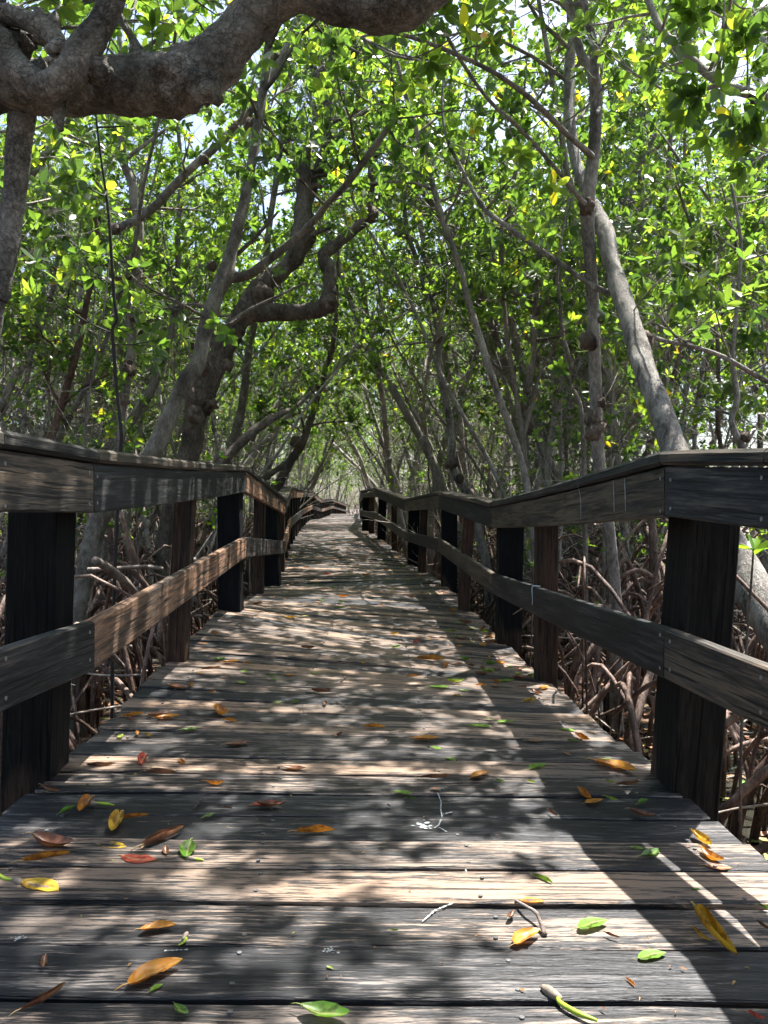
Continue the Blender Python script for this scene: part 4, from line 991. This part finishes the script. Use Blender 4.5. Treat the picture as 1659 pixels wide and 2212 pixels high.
# labels: colour, shape and where it lies; ties are ranked from the left
def zone(p):
    y_=p.y; xl,_=edge(-1,y_); xr,_=edge(1,y_); t=(p.x-xl)/(xr-xl)
    row='on the nearest planks' if y_<1.75 else 'before the first posts' if y_<2.3 else 'beside the first big posts' if y_<2.9 else 'past the first big posts' if y_<3.9 else 'beside the second big posts' if y_<5.6 else 'past the second big posts' if y_<8.5 else 'far down the boardwalk'
    col='left edge' if t<.2 else 'centre-left' if t<.4 else 'middle' if t<.6 else 'centre-right' if t<.8 else 'right edge'
    return row,col
from collections import defaultdict
gr=defaultdict(list)
for q in leaves:
    row,cl=zone(q[0]); gr['%s %s leaf %s, %s' % (q[3],CW[q[2]],row,cl)].append(q)
ORD=['leftmost','second from left','third from left','fourth from left','fifth from left','sixth from left']
for lab,qs in gr.items():
    qs.sort(key=lambda q:q[0].x/q[0].y)
    for i,q in enumerate(qs):
        far = q[0].y>5.6
        l = lab if len(qs)==1 else (lab if far else '%s of the %s' % (ORD[min(i,5)], lab.replace(' leaf',' leaves')))
        o=bpy.data.objects.new('fallen_leaf',q[1]); COL.objects.link(o)
        p=q[0]; zx=.012*math.sin(p.x*2.4+p.y*2.1) if 4<p.y<9 else 0
        o.location=p+Vector((0,0,.0055+zx))
        if q[5]:      # size in the photograph -> size on the deck
            a=q[4]; fs=math.hypot(math.cos(a), math.sin(a)*H/p.y); L=q[5]*p.y/F/max(fs,.35); L=min(L,.15)
            s=L/.1*(1.08 if q[3] in('flat','cupped') else 1.12)
        else: s=uni(.6,1.1)
        # image heading to deck heading
        a=q[4]; a2=math.atan2(math.sin(a)*p.y/H*.9, math.cos(a)) if q[5] else a
        o.rotation_euler=(0,0,a2); o.scale=(s,s,s)
        tag(o,l,'fallen leaf','leaves fallen on the boardwalk')
# tiny debris and the far litter
random.seed(3)
mb=MB(); tips=[];axes=[]
for k in range(420):
    yy=1.3+24*random.random()**1.5; xl,_=edge(-1,yy); xr,_=edge(1,yy); x=uni(xl+.03,xr-.03); z=deck_z(x,yy)+.006+(.012*math.sin(x*2.4+yy*2.1) if 4<yy<9 else 0)
    a=uni(0,6.28); L=uni(.0025,.008) if yy<5 else uni(.015,.05); w=L*.35; c,s=math.cos(a),math.sin(a)
    mb.add([(x-c*L,yy-s*L,z),(x+s*w,yy-c*w,z+.003),(x+c*L,yy+s*L,z+.002),(x-s*w,yy+c*w,z+.004)],[(0,1,2),(0,2,3)],None,uni(0,1))
o=mb.build('leaf_crumbs',leafmat('crumbs',[(0,(.10,.05,.03)),(.5,(.3,.14,.04)),(.8,(.4,.26,.06)),(1,(.2,.28,.05))],(1,1,1),.15,.6)); tag(o,'crumbled bits of leaf scattered over the planks','leaf litter',kind='stuff')
mb=MB()
for k in range(6500):
    yy=1.9+20*random.random()**1.7; side=random.choice((-1,1)); xl,_=edge(-1,yy); xr,_=edge(1,yy)
    x=xr+uni(.02,2.6) if side>0 else xl-uni(.02,2.6); z=G+.02+max(0,.09*mnoise.noise(Vector((x*.9,yy*.9,0)))+.05*mnoise.noise(Vector((x*3,yy*3,5)))+.004)
    a=uni(0,6.28); L=uni(.03,.055); w=L*.45; c,s=math.cos(a),math.sin(a)
    mb.add([(x-c*L,yy-s*L,z),(x+s*w,yy-c*w,z+.004),(x+c*L,yy+s*L,z+.002),(x-s*w,yy+c*w,z+.006)],[(0,1,2),(0,2,3)],None,uni(0,1))
o=mb.build('floating_leaf_litter',leafmat('litter',[(0,(.10,.05,.03)),(.4,(.30,.13,.05)),(.7,(.42,.2,.12)),(.9,(.3,.3,.08)),(1,(.12,.24,.04))],(1,1,1),.15,.45)); tag(o,'dead leaves floating and lying on the mud beside the boardwalk','leaf litter',kind='stuff')

# propagules, twig, droppings, cord
def propagule(label, u0,v0,u1,v1, bend, rb=.004, head=.018):
    a=deck_hit(u0,v0); b=deck_hit(u1,v1); d=(b-a); L=d.length; d.normalize(); n=Vector((-d.y,d.x,0)); zz=Vector((0,0,.009))
    root=empty('mangrove_seed_pod',a,label,'seed pod','seed pods on the deck')
    mb=MB(); tube(mb,[a+zz+d*head*1.2,a+zz+d*L*.35+n*bend*L,a+zz+d*L*.7+n*bend*L*.9,b+zz],[rb*.8,rb,rb*1.1,rb*.5],8,5); mb.build('shoot',M['prop'],root,origin=a)
    mb=MB(); tube(mb,[a+zz-d*head*.6,a+zz,a+zz+d*head*.8,a+zz+d*head*1.5],[rb*.9,rb*2.,rb*1.8,rb*.9],9,4,.1,60); mb.build('pod_head',M['prophead'],root,origin=a)
propagule('long curved green seed pod at the bottom edge of the deck',1182,2150,1290,2216,-.10,.0045,.02)
propagule('small seed pod with green tip beside the first left post',192,1741,246,1746,.05,.004,.016)
propagule('seed pod with a yellow stem at the left edge of the deck',40,1914,-10,1885,.1,.004,.016)
propagule('little seed pod under the cupped green leaf at left',408,1862,440,1866,.0,.003,.012)
propagule('bent grey seed pod below the cupped orange leaf',402,2028,386,2052,.15,.0025,.012)
mb=MB(); P=[deck_hit(1114,1953),deck_hit(1135,1975),deck_hit(1158,1992),deck_hit(1168,2008),deck_hit(1177,2022)]; P=[p+Vector((0,0,.008+.012*math.sin(i*.9))) for i,p in enumerate(P)]
tube(mb,P,[.003,.0035,.004,.004,.006],8,5,.1,60); o=mb.build('dead_twig',M['twig'],None,origin=P[0]); tag(o,'curved grey twig lying against the cupped orange leaf','twig')
for (lab,a,b,r) in (('short brown twig left of the middle of the deck',(420,1752),(436,1730),.003),('tiny dark twig on the deck right of the olive leaf',(728,1519),(744,1529),.003),('small pale twig lying on the sunlit planks',(736,1476),(748,1464),.003)):
    p0,p1=deck_hit(*a),deck_hit(*b); z=Vector((0,0,.007)); mb=MB(); tube(mb,[p0+z,p0.lerp(p1,.5)+z*1.3,p1+z],[r,r*.9,r*1.3],7,3); tag(mb.build('dead_twig',M['twig'],None,origin=p0),lab,'twig','small twigs on the deck')
def dropmark(pts, w, nm, parent, blobs=()):
    mb=MB()
    for line in pts:
        P=[deck_hit(u,v) for u,v in line]
        for i in range(len(P)-1):
            n=max(2,int((P[i+1]-P[i]).length/.003))
            for k in range(n):
                if random.random()<.12: continue
                c=P[i].lerp(P[i+1],(k+.5)/n); r=w*uni(.4,1.); z=c.z+.0042
                mb.add([(c.x+r*math.cos(t*1.05)*uni(.7,1.3),c.y+r*math.sin(t*1.05)*1.6*uni(.7,1.3),z+k*.00001) for t in range(6)],[tuple(range(6))])
    for (u,v,r) in blobs:
        c=deck_hit(u,v)
        for q in range(26):
            rr=r*uni(.08,.3); a=uni(0,6.28); d=r*abs(random.gauss(0,.55)); mb.add([(c.x+d*1.5*math.cos(a)+rr*math.cos(t*1.05)*uni(.6,1.3),c.y+d*math.sin(a)+rr*.8*math.sin(t*1.05)*uni(.6,1.3),c.z+.0046+q*.00002) for t in range(6)],[tuple(range(6))])
    return mb.build(nm,M['drop'],parent,smooth=False)
random.seed(4)
dropmark([[(945,1715),(953,1735),(952,1752),(955,1768),(948,1785),(938,1792)],[(955,1762),(978,1757)],[(948,1790),(965,1800)]],.0026,'bird_dropping_stain',deck,[(915,1788,.026)])
dropmark([[(994,1850),(1008,1888),(1008,1912),(993,1948)],[(990,1950),(940,1970),(912,1995)]],.0022,'bird_dropping_stain',deck)
dropmark([[(355,2058),(405,2056)]],.002,'bird_dropping_stain',deck,[(66,1892,.022),(712,2058,.010),(40,2030,.01)])
# knotted cord on the right middle rail
def on_rail(sgn,y,drop,off=.0): 
    p=interp(RL if sgn<0 else RR,y); return Vector((p.x+sgn*(.004-off),y,p.z-drop))
yy=4.72*H
P=[on_rail(1,yy,.505,-.04),on_rail(1,yy-.01,.503,-.01),on_rail(1,yy-.01,.515,.004),on_rail(1,yy-.02,.56,.004),on_rail(1,yy-.015,.60,.003)]
mb=MB(); tube(mb,P,[.003]*5,6,4,.2,80); tube(mb,[on_rail(1,yy+.03,.504,-.02),on_rail(1,yy-.005,.501,.0),on_rail(1,yy-.05,.503,-.02)],[.003]*3,6,4)
tag(mb.build('knotted_cord',M['cord'],None,origin=P[0]),'scrap of grey cord knotted over the right middle rail','cord')
for yy,a,b in ((3.62,.02,.175),(3.12,.05,.16),(2.98,.05,.16)):
    mb=MB(); tube(mb,[on_rail(1,yy*H*1.0,a,.016 if a<.04 else .003),on_rail(1,yy*H-.008,(a+b)/2,.003),on_rail(1,yy*H-.012,b,.003)],[.0011,.0013,.0009],5,5,.6,90)
    mb.build('pale_drip',M['drop'],[c for c in rails[1].children if c.name.startswith('rail_board')][1],origin=rails[1].location.copy())

# ------------------------------------------------------------------ camera, light
cam=bpy.data.cameras.new('camera'); co=bpy.data.objects.new('camera',cam); COL.objects.link(co); S.camera=co
co.location=(0,0,H); co.rotation_euler=(R(90)-PITCH,0,0)
cam.sensor_fit='HORIZONTAL'; cam.sensor_width=36; cam.lens=36*F/1659; cam.clip_end=2000; cam.clip_start=.05
SUN=Vector((.29,.30,1)).normalized()
sl=bpy.data.lights.new('sun','SUN'); so=bpy.data.objects.new('sun',sl); COL.objects.link(so)
sl.energy=5.; sl.angle=R(.45); sl.color=(1,.96,.92)
so.rotation_euler=SUN.to_track_quat('Z','Y').to_euler(); so.location=(3,3,12)
w=bpy.data.worlds.new('World'); S.world=w; w.use_nodes=True; nt=w.node_tree; nt.nodes.clear()
sky=nt.nodes.new('ShaderNodeTexSky'); sky.sky_type='NISHITA'; sky.sun_disc=False; sky.sun_elevation=math.asin(SUN.z); sky.sun_rotation=math.atan2(SUN.x,SUN.y); sky.dust_density=3.
bg=nt.nodes.new('ShaderNodeBackground'); bg.inputs[1].default_value=.10; ow=nt.nodes.new('ShaderNodeOutputWorld')
nt.links.new(sky.outputs[0],bg.inputs[0]); nt.links.new(bg.outputs[0],ow.inputs[0])
S.view_settings.view_transform='Standard'; S.view_settings.look='None'; S.view_settings.gamma=1; S.view_settings.exposure=1.92
S.cycles.max_bounces=5; S.cycles.diffuse_bounces=3; S.cycles.glossy_bounces=1; S.cycles.transmission_bounces=3; S.cycles.use_adaptive_sampling=True; S.cycles.adaptive_threshold=.03
